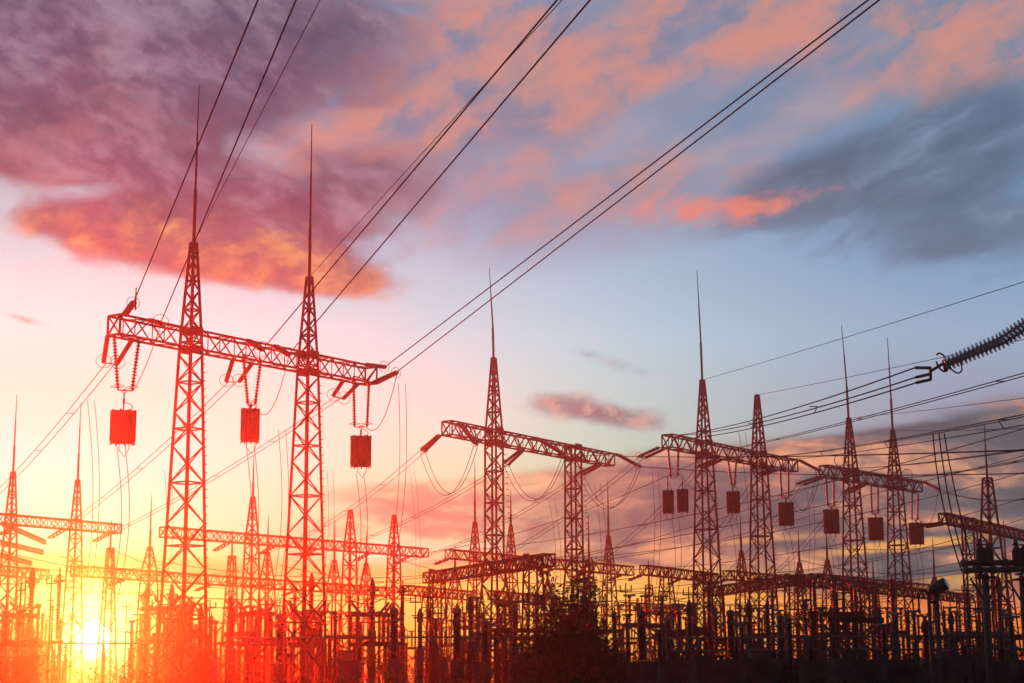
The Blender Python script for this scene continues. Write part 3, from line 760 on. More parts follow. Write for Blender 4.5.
fw("twin wires falling from the tallest gantry's inner end, longest of its three", yA3, ('F', 2))
fw("twin wires running back from the loop-hung gantry's outer tip", yB1, ('G', 1), .5, 1.0)
fw('twin wires running back from midway on the loop-hung gantry', yB2, ('G', 2), .5, 1.0)
fw('twin wires running back from past the flat-topped column', yB3, ('G', 4), .5, 1.0)
fw("twin wires running back from the bare-tipped gantry's sunward tip", yC1, ('I', 1), .5, .8)
fw('twin wires running back from between the bare-tipped columns', yC2, ('J', 1), .5, .8)
fw('twin wires running back from past the bare-tipped column', yC3, ('K', 1), .5, .8)
fw("twin wires running back from the twin-spired gantry's sunward tip", yD1, ('R', 0), .5, .8)
fw('twin wires running back from between the twin spires', yD2, ('R', 1), .5, .8)

RG = 'conductors leaving the frame toward the camera on the right'
cb = GC.at(672) + GC.s * .5
bundle('three-wire bundle from the green glass string to the bare-tipped gantry', ygb + Vector((-.5, 0, -.1)), cb + Z * .45, .35, .36, 3, .026, RG, 3,
       starts=[ygb + Vector((-.5, .05, dz - .08 + (.1 if dz > 0 else -.02))) for dz in (.1, -.1, -.28)])
def ray_end(p0, px, py, d, ext=1.6): return p0 + (PD(px, py, d) - p0) * ext
def rb(label, p0, px, py, d, count=2, sep=.4, sag=.4, r=.021, ext=1.6, name='bundled_conductor', spacers=4): bundle(label, p0, ray_end(p0, px, py, d, ext), sag, sep, count, r, RG, spacers, name=name)
rb('twin wires just below the green glass string', GC.at(718) + GC.s * .5, 1024, 364, 62)
rb('three-wire bundle crossing both spires of the twin-spired gantry, upper', GC.at(776) + GC.s * .5 + Z * .5, 1024, 405, 62, 3, .42)
rb('twin wires crossing the second of the twin spires, lower', GD.at(845) + GD.s * .5 + Z * .5, 1024, 441, 75, 2, .4)
rb('twin wires leaving the far end of the twin-spired beam', GD.at(893) + GD.s * .5 + Z * .4, 1024, 452, 80, 2, .4)
rb('slack twin wires from the end string of the twin-spired gantry', nD3, 1024, 483, 90, 2, .3, .9)
rb("twin wires from the loop-hung gantry's end string passing behind the bare-tipped beam", nB3, 1024, 458, 85, 2, .4, .8)
rb('twin wires from midway on the loop-hung gantry passing under the bare-tipped beam', nB2, 1024, 436, 70, 2, .4, .6)
ES = 'thin earth wires'
def es(label, p, px, py, d): wire(label, p, ray_end(p, px, py, d, 1.7), .2, .017, ES)
es('thin earth wire from the spired tip of the bare-tipped gantry', GC.tips[0], 1024, 277, 70)
es('thin earth wire from the bare tip of its gantry', GC.tips[1], 1024, 335, 75)
es('thin earth wire from the first twin spire', GD.tips[0], 1024, 394, 85)
es('thin earth wire from the second twin spire', GD.tips[1], 1024, 425, 95)

# long spans across the middle distance
LS = 'long spans in the middle distance'
span_from = ['bare distant tips to the frame edge, lowest slung', 'distant twin spires to just below the glass string', 'distant twin-spired beam end toward the frame edge', 'bush-top gantry beam end toward the frame edge', 'plain-legged gantry to the frame edge',
             'tiny one-legged gantry to the frame edge', 'tiny gantry by the bush to the frame edge', 'long faint gantry to the twin-spired beam', 'bare-tipped distant beam to the bare-tipped near column', 'tiny gantry tip to the twin spires',
             'low orange gap by the bush to the bus pipe heads', 'tiny gantry past the bush to the bus pipes']
spans = [((330, 588, 152), (1060, 446, 120), 1.2), ((480, 549, 167), (1060, 418, 95), 1.0), ((545, 561, 167), (1060, 462, 125), 1.2), ((628, 570, 157), (1060, 487, 130), 1.2), ((712, 577, 152), (1060, 506, 140), 1.2),
         ((470, 595, 167), (1060, 524, 150), 1.5), ((560, 601, 167), (1060, 540, 160), 1.5), ((390, 592, 177), (860, 470, 157), 1.4), ((425, 553, 177), (720, 450, 138), 1.2), ((455, 573, 152), (840, 507, 170), 1.2),
         ((600, 590, 167), (1060, 556, 170), 1.4), ((680, 605, 167), (1060, 570, 180), 1.2)]
for i, (a, b, sg) in enumerate(spans):
    wire('thin long span from the ' + span_from[i], PD(*a), PD(*b), sg, .027, LS)
lows = [((-30, 541), (200, 576)), ((-30, 552), (175, 562)), ((-30, 560), (190, 585)), ((-30, 566), (420, 590)), ((60, 556), (260, 566)), ((40, 575), (400, 583)), ((30, 583), (420, 598)), ((-30, 590), (300, 600)),
        ((110, 548), (330, 577)), ((150, 560), (430, 575)), ((280, 565), (520, 572)), ((300, 574), (540, 590)), ((330, 582), (600, 588)), ((400, 560), (640, 577)), ((430, 600), (700, 594)), ((500, 612), (760, 600)),
        ((560, 584), (800, 575)), ((640, 592), (900, 578)), ((700, 602), (980, 590)), ((760, 588), (1040, 575)), ((800, 560), (1040, 548)), ((820, 548), (1040, 530)), ((860, 606), (1040, 600))]
for i, (a, b) in enumerate(lows):
    wire('faint slack line low over the far yard', PD(a[0], a[1], 140 + (i * 37) % 45), PD(b[0], b[1], 140 + (i * 53) % 45), .8 + (i % 3) * .5, .03, 'faint slack lines over the far yard')

# slack loops under the beams
SL = 'slack jumper loops'
def loop(label, p, q, sag, count=2, sep=.42): bundle(label, p, q, sag, sep, count, .022, SL, 1, side=Vector((.8, .5, .45)).normalized(), name='jumper_loop')
loop('deep double loop under the outer end of the loop-hung gantry', yB1, nB1, 3.2)
loop('deep double loop between the columns of the loop-hung gantry', yB2, nB2, 3.0)
loop('deep double loop past the flat-topped column', yB3, nB3, 3.0)
loop('shallow loop beside the jagged line trap', PD(133, 391, 86.5), nA2, .3, 1)
loop('shallow loop beside the slim line trap', PD(255, 406, 93), nA4, 1.5, 1)
loop('shallow loop beside the tall capped line trap', PD(367, 428, 100), nA6, 1.2, 1)
loop('small loop beside the twin line traps', PD(684, 478, 137), PD(707, 468, 138), 1.2, 1)
loop('small double loop past the bare-tipped column', PD(792, 500, 148), nC3, 2.0, 2)
loop('small loop past the far end of the twin-spired gantry', PD(921, 521, 165), nD3, 1.5, 1)

# droppers to the yard
DR = 'thin droppers to the yard'
def drop(px, py, px2, py2, d, lab, n=2, sep=.4, bow=.4):
    p, q = PD(px, py, d), PD(px2, py2, d + 1)
    rt = root('dropper_wire', p, lab, 'wire', DR)
    for k in range(n):
        of = Vector(((k - (n - 1) / 2) * sep, 0, 0)); mb = MB(p)
        mb.tube([(p + of * 1.0).lerp(q + of * .8, t / 10) + Vector((bow * math.sin(math.pi * t / 10), 0, 0)) for t in range(11)], .019, 5); mb.build('conductor', WIRE, rt)
for a in ((121, 446, 113, 604, 87, 'under the wide orange-lit line trap'), (250, 444, 245, 604, 93, 'under the slim plain line trap'), (360, 473, 354, 606, 99.5, 'under the tall capped line trap'),
          (91, 400, 88, 596, 105, "from the twin wires off the tallest gantry's outer tip"), (282, 430, 274, 602, 103, 'between the columns of the tallest gantry'), (402, 384, 388, 590, 104, "off the inner end of the tallest gantry's beam"),
          (655, 471, 650, 610, 140, 'before the sunward tip of the bare-tipped gantry'), (675, 516, 671, 612, 136, 'under the twin line traps'), (733, 517, 736, 614, 142, 'under the line trap between the bare-tipped columns'),
          (742, 432, 752, 610, 138, 'crossing the beam between the bare-tipped columns'), (786, 531, 789, 610, 149, 'under the line trap past the bare-tipped column'), (831, 537, 833, 608, 155, 'under the first line trap of the twin-spired gantry'),
          (876, 541, 878, 612, 162, 'under the line trap between the twin spires'), (916, 546, 918, 605, 168, 'under the last line trap of the twin-spired gantry'), (597, 483, 601, 604, 150, 'past the flat-topped column of the loop-hung gantry'),
          (552, 500, 556, 610, 160, 'between the columns of the loop-hung gantry'), (412, 470, 416, 600, 180, 'ahead of the slanting pair of the loop-hung gantry'), (810, 492, 806, 605, 165, 'beside the sunward tip of the twin-spired gantry'),
          (708, 480, 712, 608, 150, 'behind the spired column of the bare-tipped gantry'), (168, 470, 160, 600, 130, 'along the outer side of the tallest gantry'), (330, 470, 322, 600, 150, 'behind the second column of the tallest gantry')):
    drop(a[0], a[1], a[2], a[3], a[4], 'pair of thin droppers ' + a[5], 2, .42 if a[4] < 120 else .5)
p0 = PD(940, 433, 78)
rt = root('dropper_wire', p0, 'three bowed wires dropping from the bundle onto the bus pipes', 'wire', DR)
for k, (a, b, c) in enumerate((((933, 434), (942, 500), (962, 572)), ((939, 433), (950, 505), (968, 574)), ((944, 433), (957, 500), (975, 572)))):
    mb = MB(p0); P_ = [PD(a[0], a[1], 78), PD(b[0], b[1], 74), PD(c[0], c[1], 70)]
    mb.tube([P_[0] * (1 - t) ** 2 + (P_[1] * 2 - (P_[0] + P_[2]) / 2) * 2 * t * (1 - t) + P_[2] * t * t for t in [i / 12 for i in range(13)]], .03, 5); mb.build('conductor', WIRE, rt)
# ------------------------------------------------------------------ yard equipment, each kind built once
def kind_breaker():
    t = root('circuit_breaker', (0, 0, 0), 'x', 'circuit breaker')
    m = MB()
    for x in (-.35, .35):
        for y in (-.3, .3): m.bar((x, y, 0), (x, y, 2.2), .09)
    for x in (-.35, .35): m.bar((x, -.3, .2), (x, .3, 2.0), .05)
    for y in (-.3, .3): m.bar((-.35, y, .2), (.35, y, 2.0), .05)
    m.box((0, 0, 2.25), .95, .85, .12); m.build('support_frame', STEEL, t)
    m = MB(); m.box((0, -.42, 1.45), .7, .35, .9); m.box((0, -.6, 1.45), .6, .03, .8); m.build('control_box', PAINT, t)
    m = MB(); m.sheds((0, 0, 2.3), (0, 0, 4.0), .2, .11, .62, 12); m.build('support_insulator', PORC, t)
    m = MB(); m.lathe((0, 0, 3.95), (0, 0, 4.4), [(0, .2), (.08, .24), (.3, .24), (.45, .12)], 12); m.build('gear_housing', PAINT, t)
    for s in (-1, 1):
        m = MB(); m.sheds((s * .12, 0, 4.2), (s * .95, 0, 4.72), .11, .1, .6, 10); m.build('breaking_chamber', PORC, t)
        m = MB(); m.lathe((s * .93, 0, 4.71), (s * 1.05, 0, 4.79), [(0, .12), (.15, .1)], 10); m.build('terminal_cap', GALV, t)
    return t
def kind_ct():
    t = root('current_transformer', (0, 0, 0), 'x', 'transformer')
    m = MB(); m.box((0, 0, 1.1), .36, .36, 2.2); m.box((0, 0, 2.24), .6, .6, .08); m.build('concrete_post', CONC, t)
    m = MB(); m.lathe((0, 0, 2.28), (0, 0, 2.75), [(0, .3), (.4, .3), (.47, .22)], 14); m.build('base_tank', PAINT, t)
    m = MB(); m.sheds((0, 0, 2.72), (0, 0, 4.1), .2, .11, .66, 14); m.build('insulator_column', PORC, t)
    m = MB(); m.lathe((0, 0, 4.08), (0, 0, 4.85), [(0, .16), (.05, .22), (.4, .22), (.55, .17), (.77, .06)], 14)
    for s in (-1, 1): m.bar((s * .28, 0, 4.35), (s * .5, 0, 4.35), .09)
    m.build('head_tank', PAINT, t)
    return t
def kind_post():
    t = root('bus_support', (0, 0, 0), 'x', 'insulator post')
    m = MB(); m.box((0, 0, 1.25), .28, .28, 2.5); m.box((0, 0, 2.53), .45, .45, .06); m.build('concrete_post', CONC, t)
    m = MB(); m.sheds((0, 0, 2.55), (0, 0, 3.75), .15, .1, .55, 10); m.build('insulator_column', PORC, t)
    m = MB(); m.box((0, 0, 3.8), .3, .16, .1); m.tube([(0, -.5, 3.9), (0, .5, 3.9)], .05, 8); m.build('bus_clamp', GALV, t)
    return t
def kind_column():
    t = root('post_insulator', (0, 0, 0), 'x', 'insulator post')
    m = MB(); m.box((0, 0, .9), .5, .5, 1.8); m.box((0, 0, 1.84), .72, .72, .08); m.build('concrete_plinth', CONC, t)
    m = MB(); m.sheds((0, 0, 1.9), (0, 0, 3.7), .25, .1, .8, 16); m.build('insulator_column', PORC, t)
    m = MB(); m.lathe((0, 0, 3.7), (0, 0, 3.95), [(0, .22), (.04, .26), (.18, .25), (.25, .12)], 16); m.tube([(0, 0, 3.9), (0, 0, 4.1)], .05, 8); m.build('cap', GALV, t)
    m = MB(); m.ring((0, 0, 3.42), (0, 0, 1), .46, .028, 22, 5)
    for k in range(3):
        an = 2.1 * k; m.bar((math.cos(an) * .3, math.sin(an) * .3, 3.55), (math.cos(an) * .46, math.sin(an) * .46, 3.42), .03)
    m.build('grading_ring', GALV, t)
    return t
def kind_disconnector():
    t = root('disconnector', (0, 0, 0), 'x', 'disconnector')
    m = MB()
    for x in (-1.2, 0, 1.2):
        m.bar((x, 0, 0), (x, 0, 2.6), .2)
    m.bar((-1.5, 0, 2.65), (1.5, 0, 2.65), .2, .18)
    for x in (-1.2, 0): m.bar((x, 0, .8), (x + 1.2, 0, 2.4), .06); 
    m.build('support_frame', STEEL, t)
    for x in (-1.0, 0, 1.0):
        m = MB(); m.sheds((x, 0, 2.74), (x, 0, 4.1), .2, .11, .6, 10); m.build('insulator_column', PORC, t)
    m = MB(); m.bar((-1.35, 0, 4.2), (1.35, 0, 4.2), .2, .24); m.box((0, 0, 4.22), .5, .34, .34); m.build('blade_beam', GALV, t)
    for s in (-1, 1):
        m = MB(); m.tube([(s * .75, 0, 4.3), (s * 1.45, 0, 4.85), (s * 1.62, 0, 4.6), (s * 1.5, 0, 4.22), (s * 1.2, 0, 4.1)], .06, 6); m.sheds((s * .8, 0.12, 4.32), (s * 1.42, .12, 4.8), .12, .09, .6, 8)
        m.build('contact_arm', GALV, t)
    m = MB(); m.box((.0, -.2, 1.2), .45, .3, .6); m.tube([(0, -.2, 1.5), (0, -.2, 2.6)], .04, 6); m.build('drive_box', PAINT, t)
    return t
def kind_cabinet():
    t = root('control_cabinet', (0, 0, 0), 'x', 'cabinet')
    m = MB(); m.box((0, 0, 1.15), 1.1, .6, 1.7); m.build('body', PAINT, t)
    m = MB(); m.box((0, 0, 2.06), 1.25, .78, .1); m.build('roof', PAINT, t)
    for s in (-1, 1):
        d = MB(); d.box((s * .265, -.315, 1.15), .5, .03, 1.55); dd = d.build('door', PAINT, t)
        h = MB(); h.box((s * .06, -.345, 1.15), .03, .03, .2); h.build('handle', STEEL, dd)
    m = MB()
    for x in (-.45, .45): m.box((x, 0, .15), .1, .5, .3)
    m.build('leg_frame', STEEL, t)
    return t
def kind_arrester():
    t = root('surge_arrester', (0, 0, 0), 'x', 'surge arrester')
    m = MB()
    for x, y in ((-.2, -.2), (.2, -.2), (.2, .2), (-.2, .2)): m.bar((x, y, 0), (x, y, 2.1), .07)
    for z in (.5, 1.0, 1.5):
        m.bar((-.2, -.2, z), (.2, -.2, z + .4), .04); m.bar((.2, .2, z), (-.2, .2, z + .4), .04); m.bar((-.2, .2, z), (-.2, -.2, z + .4), .04); m.bar((.2, -.2, z), (.2, .2, z + .4), .04)
    m.box((0, 0, 2.14), .6, .6, .08); m.build('support_frame', STEEL, t)
    m = MB(); m.sheds((0, 0, 2.2), (0, 0, 3.35), .16, .09, .65, 12); m.lathe((0, 0, 3.35), (0, 0, 3.45), [(0, .14), (.1, .14)], 12); m.sheds((0, 0, 3.45), (0, 0, 4.5), .16, .09, .65, 12); m.build('insulator_column', PORC, t)
    m = MB(); m.ring((0, 0, 4.25), (0, 0, 1), .4, .03, 20, 5); m.bar((-.4, 0, 4.25), (0, 0, 4.55), .03); m.bar((.4, 0, 4.25), (0, 0, 4.55), .03); m.tube([(0, 0, 4.5), (0, 0, 4.75)], .05, 6); m.build('grading_ring', GALV, t)
    return t
def kind_frame():
    t = root('portal_frame', (0, 0, 0), 'x', 'portal frame')
    m = MB()
    for x in (-2.2, 2.2): m.bar((x, 0, 0), (x, 0, 3.0), .2)
    m.bar((-2.6, 0, 3.05), (2.6, 0, 3.05), .2, .22); m.bar((-2.2, 0, 1.6), (2.2, 0, 3.0), .07); m.bar((2.2, 0, 1.6), (-2.2, 0, 3.0), .07)
    m.build('steel_frame', STEEL, t)
    for x in (-2.0, 0, 2.0):
        c = MB(); c.sheds((x, 0, 3.16), (x, 0, 4.3), .15, .1, .55, 10); c.build('insulator_column', PORC, t)
    for x in (-2.0, 0, 2.0):
        m = MB(); m.box((x, 0, 4.34), .26, .2, .09); m.tube([(x, -.7, 4.42), (x, .7, 4.42)], .05, 6); m.build('bus_clamp', GALV, t)
    return t
KINDS = {'breaker': (kind_breaker, 'Y-headed circuit breaker', 'circuit breakers in the yard'), 'ct': (kind_ct, 'round-headed current transformer', 'current transformers in the yard'),
         'post': (kind_post, 'slim insulator post', 'slim bus supports in the yard'), 'column': (kind_column, 'thick ribbed insulator column', 'thick insulator columns in the yard'),
         'disc': (kind_disconnector, 'disconnector with tilted arms', 'disconnectors in the yard'), 'cab': (kind_cabinet, 'squat control cabinet', 'control cabinets in the yard'),
         'arr': (kind_arrester, 'ringed surge arrester', 'surge arresters in the yard'), 'frame': (kind_frame, 'wide portal frame', 'bus frames in the yard')}
proto, used = {}, set()
LAND = [(0, 'at the frame edge, sun side'), (42, "below the hazy gantry's beam"), (79, 'beside the sun below the needle spire'), (118, 'between sun and tallest gantry'), (170, 'outside the tallest gantry'),
        (205, 'under the tallest first spire'), (250, 'between the tallest gantry columns'), (302, 'under the tallest second spire'), (345, "past the tallest gantry"), (392, 'under the bare distant tips'),
        (437, 'by the double leg of the low portal'), (468, 'ahead of the loop-hung gantry'), (500, 'at the loop-hung spired column'), (538, 'on the sunward edge of the bush'), (575, 'behind the bush'), (612, 'on the dark edge of the bush'),
        (645, 'in the orange gap past the bush'), (680, 'before the bare-tipped gantry'), (706, 'at the spired neighbour of the bare tip'), (735, 'between the bare-tipped columns'), (768, "at the bare-tipped column"), (806, 'by the joint of the low portals'),
        (832, 'before the twin spires'), (862, "at the first of the twin spires"), (902, 'at the second of the twin spires'), (937, 'under the floodlight'), (970, 'under the spireless gantry'), (1004, 'under the bus pipes'), (1030, 'at the frame edge by the pipes')]
ROWN = {}
count = {}
prev = {}
def put_kind(k, px, d, yaw=0.0, sc=1.0, row='middle'):
    wd = 50 if k in ('frame', 'disc') else 32
    if 93 - wd < px < 93 + wd: px = px - wd - 8 if px < 93 else px + wd + 4      # the open lane the sun shines down
    fn, desc, grp = KINDS[k]
    if k not in proto: proto[k] = fn()
    o = proto[k] if k not in used else copy_tree(proto[k]); used.add(k)
    o.location = (GX(px, d), d, 0); o.rotation_euler = (0, 0, yaw); o.scale = (.82, .82, sc)
    near = min(LAND, key=lambda q: abs(q[0] - px))[1]
    key = (k, row, near); n = count.get(key, 0); count[key] = n + 1
    rowd = {'nearest': 'nearest', 'front': 'front-row', 'second': 'second-row', 'middle': 'mid-yard', 'back': 'back-row', 'far': 'far-off'}[row]
    side = '' if n == 0 else (', behind its twin' if d > prev[key][1] + 2 else ', before its twin' if d < prev[key][1] - 2 else ', beside its twin') if n == 1 else ', last of its cluster' if n == 2 else ', lost in its cluster'
    prev.setdefault(key, (px, d))
    tag(o, '%s %s %s%s' % (rowd, desc, near, side), None, grp)
    return o
YAW = math.radians(38)
rng = random.Random(11)
# the pieces one can pick out in the photograph
for k, px, d, sc in (('disc', 18, 118, 1.26), ('disc', 104, 112, 1.3), ('disc', 172, 114, 1.3), ('disc', 256, 112, 1.22), ('disc', 307, 114, 1.24), ('disc', 370, 112, 1.2)):
    put_kind(k, px, d, math.radians(8), sc, 'middle')
for k, px, d, sc in (('column', 280, 84, 1.08), ('column', 179, 90, 1.24), ('column', 394, 82, 1.13), ('column', 457, 80, 1.11), ('column', 642, 78, 1.05), ('column', 485, 90, 1.04), ('ct', 200, 98, 1.07), ('column', 731, 88, 1.13), ('ct', 690, 90, 1.04),
                     ('ct', 750, 94, 1.07), ('column', 781, 90, 1.08), ('post', 822, 84, 1.13), ('post', 806, 86, 1.24), ('ct', 832, 98, 1.02), ('ct', 862, 102, 1.04), ('post', 897, 86, 1.07), ('post', 915, 90, 1.13), ('ct', 952, 98, 0.96), ('arr', 716, 92, 1.05),
                     ('arr', 768, 94, 1.11), ('arr', 615, 94, 1.02), ('breaker', 668, 104, 1.04), ('breaker', 846, 110, 1.07), ('arr', 880, 98, 1.07), ('post', 668, 86, 1.02), ('arr', 335, 92, 1.02), ('ct', 420, 98, 1.02), ('ct', 515, 96, 1.02), ('ct', 232, 98, 1.04), ('ct', 145, 104, 1.07),
                     ('arr', 60, 104, 1.02), ('ct', 30, 102, 1.07), ('column', 4, 96, 1.24)):
    put_kind(k, px, d, YAW + rng.uniform(-.1, .1), sc, 'front')
rows = [('second', 104, ['ct', 'arr', 'post', 'post', 'arr', 'cab', 'frame'], 54, 20), ('middle', 128, ['ct', 'frame', 'post', 'arr', 'arr', 'disc', 'frame', 'breaker'], 50, 21), ('back', 160, ['frame', 'disc', 'ct', 'post', 'arr', 'frame'], 40, 27), ('far', 176, ['frame', 'disc', 'breaker', 'ct', 'post'], 30, 36)]
for rn, d0, kinds, n, step in rows:
    for i in range(n):
        px = -12 + i * step + rng.uniform(-13, 13)
        d = d0 + rng.uniform(-10, 12)
        put_kind(rng.choice(kinds), px, d, YAW + rng.choice((0, 0, math.pi / 2)) + rng.uniform(-.08, .08), rng.uniform(1.08, 1.5), rn)
for px in (24, 210, 355, 525, 700, 765, 850, 945):
    put_kind('cab', px + rng.uniform(-6, 6), 77 + rng.uniform(0, 5), rng.uniform(-.2, .2), rng.uniform(.95, 1.15), 'front')

# thin lone poles standing among the apparatus
def pole_kind():
    t = root('wire_pole', (0, 0, 0), 'x', 'pole')
    m = MB(); m.tube([(0, 0, 0), (0, 0, 3.2), (0, 0, 5.4)], .06, 8, [.075, .06, .04]); m.build('shaft', STEEL, t)
    m = MB(); m.bar((-.45, 0, 5.0), (.45, 0, 5.0), .06); m.build('crossarm', STEEL, t); m = MB(); m.bar((-.3, 0, 4.3), (.3, 0, 4.3), .05); m.build('crossarm', STEEL, t)
    for s in (-.4, .4):
        m = MB(); m.sheds((s, 0, 5.03), (s, 0, 5.3), .07, .08, .5, 8); m.build('insulator', PORC, t)
    return t
KINDS['pole'] = (pole_kind, 'thin cross-armed pole', 'thin poles in the yard')
for i in range(52):
    put_kind('pole', i * 20 + rng.uniform(-12, 12), rng.choice((96, 108, 122, 140, 165)) + rng.uniform(-4, 4), rng.uniform(-.6, .6), rng.uniform(.85, 1.3), 'middle')

# ---- jumpers between the apparatus tops
for i in range(34):
    px = 8 + i * 31 + rng.uniform(-8, 8); w = rng.uniform(24, 60); d = rng.choice((96, 112, 130, 150))
    z = rng.uniform(4.2, 5.4)
    p = Vector((GX(px, d), d, z)); q = Vector((GX(px + w, d + 6), d + 6, z + rng.uniform(-.5, .6)))
    wire('short slack jumper strung between apparatus tops in the crowded yard', p, q, rng.uniform(.2, .7), .028, 'short jumpers in the yard', name='jumper_wire')

for px, k, sc in ((660, 'post', .8), (700, 'cab', .9), (742, 'post', .86), (790, 'arr', .78), (838, 'cab', .95), (884, 'post', .84), (926, 'ct', .72), (958, 'cab', 1.0), (1012, 'post', .9)):
    put_kind(k, px, 69 + rng.uniform(-1, 1), YAW, sc, 'nearest')
# ---- tubular bus and cable rack lines low across the yard
def pipe(label, px0, d0, px1, d1, z, r, n, name='tubular_bus', grp='low bus pipes', mat=GALV):
    p = Vector((GX(px0, d0), d0, z)); q = Vector((GX(px1, d1), d1, z))
    rt = root(name, p, label, 'bus pipe', grp)
    mb = MB(p); mb.tube([p, q], r, 10); mb.build('pipe', mat, rt)
    for k in range(n):
        c = p.lerp(q, (k + .5) / n); m = MB(p)
        m.bar(Vector((c.x, c.y, 0)), Vector((c.x, c.y, z - .55)), .16); m.build('support_post', STEEL, rt)
        m = MB(p); m.sheds(Vector((c.x, c.y, z - .56)), Vector((c.x, c.y, z - r * .9)), .11, .09, .5, 8); m.build('insulator', PORC, rt)
pipe('long tubular bus on short posts from the bush to the frame edge', 610, 82, 1060, 78, 3.0, .045, 12)
pipe('second tubular bus running lower behind the cabinets past the twin spires', 640, 90, 1060, 88, 2.5, .05, 11)
pipe('red-lit tubular bus on posts between the tallest gantry and the bush', 230, 92, 560, 94, 3.3, .045, 9)
pipe('sunlit tubular bus on posts under the tallest gantry', -30, 100, 270, 104, 3.2, .045, 8)

# ---- the big bus pipes with round heads near the frame edge
d = 60
for px, dd, lab in ((988.5, 60, 'grey pipe post carrying two thick bus pipes, whole in view'), (1026, 61.5, 'grey pipe post at the very frame edge carrying bus pipes')):
    x = GX(px, dd); loc = Vector((x, dd, 0)); rt = root('bus_post', loc, lab, 'post', 'posts of the thick bus pipes')
    mb = MB(); mb.tube([(0, 0, 0), (0, 0, 4.75)], .125, 14); mb.build('column', GALV, rt)
    mb = MB(); mb.box((0, 0, 4.62), .62, .5, .07); mb.build('bracket', STEEL, rt); mb = MB(); mb.box((0, 0, .08), .6, .6, .16); mb.build('base_plate', STEEL, rt)
    for s in (-1, 1):
        mb = MB(); mb.bar((s * .5, 0, 4.6), (s * .1, 0, 3.9), .06); mb.build('knee_brace', STEEL, rt)
for z, dy, lab, x0, x1 in ((5.12, .35, 'upper pale thick bus pipe with stepped clamps', 968, 1075), (4.85, -.2, 'lower dark thick bus pipe crossing both pipe posts', 966, 1075)):
    a = Vector((GX(x0, d), d + dy, z)); b = Vector((GX(x1, d + 2), d + 2 + dy, z + .15)); rt = root('thick_bus_pipe', a, lab, 'bus pipe', 'thick bus pipes')
    L = (b - a).length
    mb = MB(a); prof = [(0, .06), (.03, .12), (.12, .12)]
    k = .2
    while k < L - .3:
        prof += [(k, .1), (k + .42, .1), (k + .43, .13), (k + .52, .13), (k + .53, .1)]; k += .62
    prof += [(L, .1)]
    mb.lathe(a, b, prof, 14); mb.build('pipe', GALV, rt)
    for t in (.15, .5, .8):
        mb = MB(a); c = a.lerp(b, t); mb.box(c - Vector((0, 0, .16)), .22, .3, .07); mb.build('clamp', STEEL, rt)
for px, dd, lab in ((985, 60.1, 'bulbous twin-topped bus transformer head standing on the pipes'), (1021, 61, 'bulbous bus transformer head cut by the frame edge')):
    c = PD(px, 563, dd); rt = root('transformer_head', c, lab, 'transformer', 'heads on the thick bus pipes')
    mb = MB()
    for s in (-1, 1): mb.lathe((s * .13, 0, -.02), (s * .13, 0, .62), [(0, .13), (.05, .17), (.4, .18), (.52, .13), (.6, .06), (.64, .06)], 14)
    mb.build('tank', PAINT, rt)
    mb = MB()
    mb.lathe((-.16, 0, .6), (-.16, 0, .82), [(0, .06), (.06, .09), (.14, .08), (.22, .03)], 10); mb.bar((-.3, 0, .62), (.3, 0, .62), .05); mb.build('terminal', GALV, rt)
    mb = MB(); mb.box((0, 0, -.06), .6, .35, .1); mb.build('base_plate', STEEL, rt)

# ---- floodlight on twin poles
dd = 52
x = GX(935, dd); rt = root('floodlight', (x, dd, 0), 'pale drum floodlight tilted on twin poles between the twin spires and the bus pipes', 'floodlight')
zt = ZP(935, 592, dd)
for s in (-.12, .12):
    mb = MB(); mb.tube([(s, 0, 0), (s, 0, zt - (.1 if s > 0 else .0))], .055, 8); mb.build('pole', GALV, rt)
mb = MB(); mb.tube([(-.12, 0, zt - .05), (-.3, 0, zt + .06), (-.42, 0, zt - .15), (-.42, 0, zt - .6)], .03, 6); mb.tube([(.12, 0, zt - .15), (.1, 0, zt + .1), (.02, 0, zt + .18)], .06, 8); mb.bar((-.14, 0, zt - .3), (.14, 0, zt - .3), .08)
mb.build('bracket', STEEL, rt)
h0 = Vector((-.1, .05, zt + .02)); h1 = Vector((.36, -.2, zt + .24)); L = (h1 - h0).length
mb = MB(); mb.lathe(h0, h1, [(0, .06), (.02, .1), (.1, .14), (L * .5, .18), (L - .02, .19), (L, .175)], 18); hd = mb.build('lamp_head', PAINT, rt)
mb = MB(); dr = (h1 - h0).normalized(); mb.lathe(h1, h1 + dr * .02, [(.002, .165), (.015, .155)], 18); mb.build('lens', LAMPG, hd)

# ------------------------------------------------------------------ the fence
fy = 73.0
x0, x1 = GX(628, fy), GX(1090, fy); n = 8; step = (x1 - x0) / n
fr = root('concrete_fence', (x0, fy, 0), 'dark precast concrete slab fence along the bottom, from the bush to the bus pipes', 'fence')
for k in range(n + 1):
    m = MB(); m.box((k * step, 0, 1.05), .2, .2, 2.1); m.build('fence_post', CONC, fr)
for k in range(n):
    m = MB(); h = 1.95 + .06 * ((k * 7) % 3 - 1)
    m.box(((k + .5) * step, 0, h / 2 + .02), step - .22, .08, h)
    for j in range(1, 8): m.box((k * step + .11 + j * (step - .22) / 8, -.055, h / 2 + .02), .05, .03, h - .1)
    m.build('fence_panel', CONC, fr)

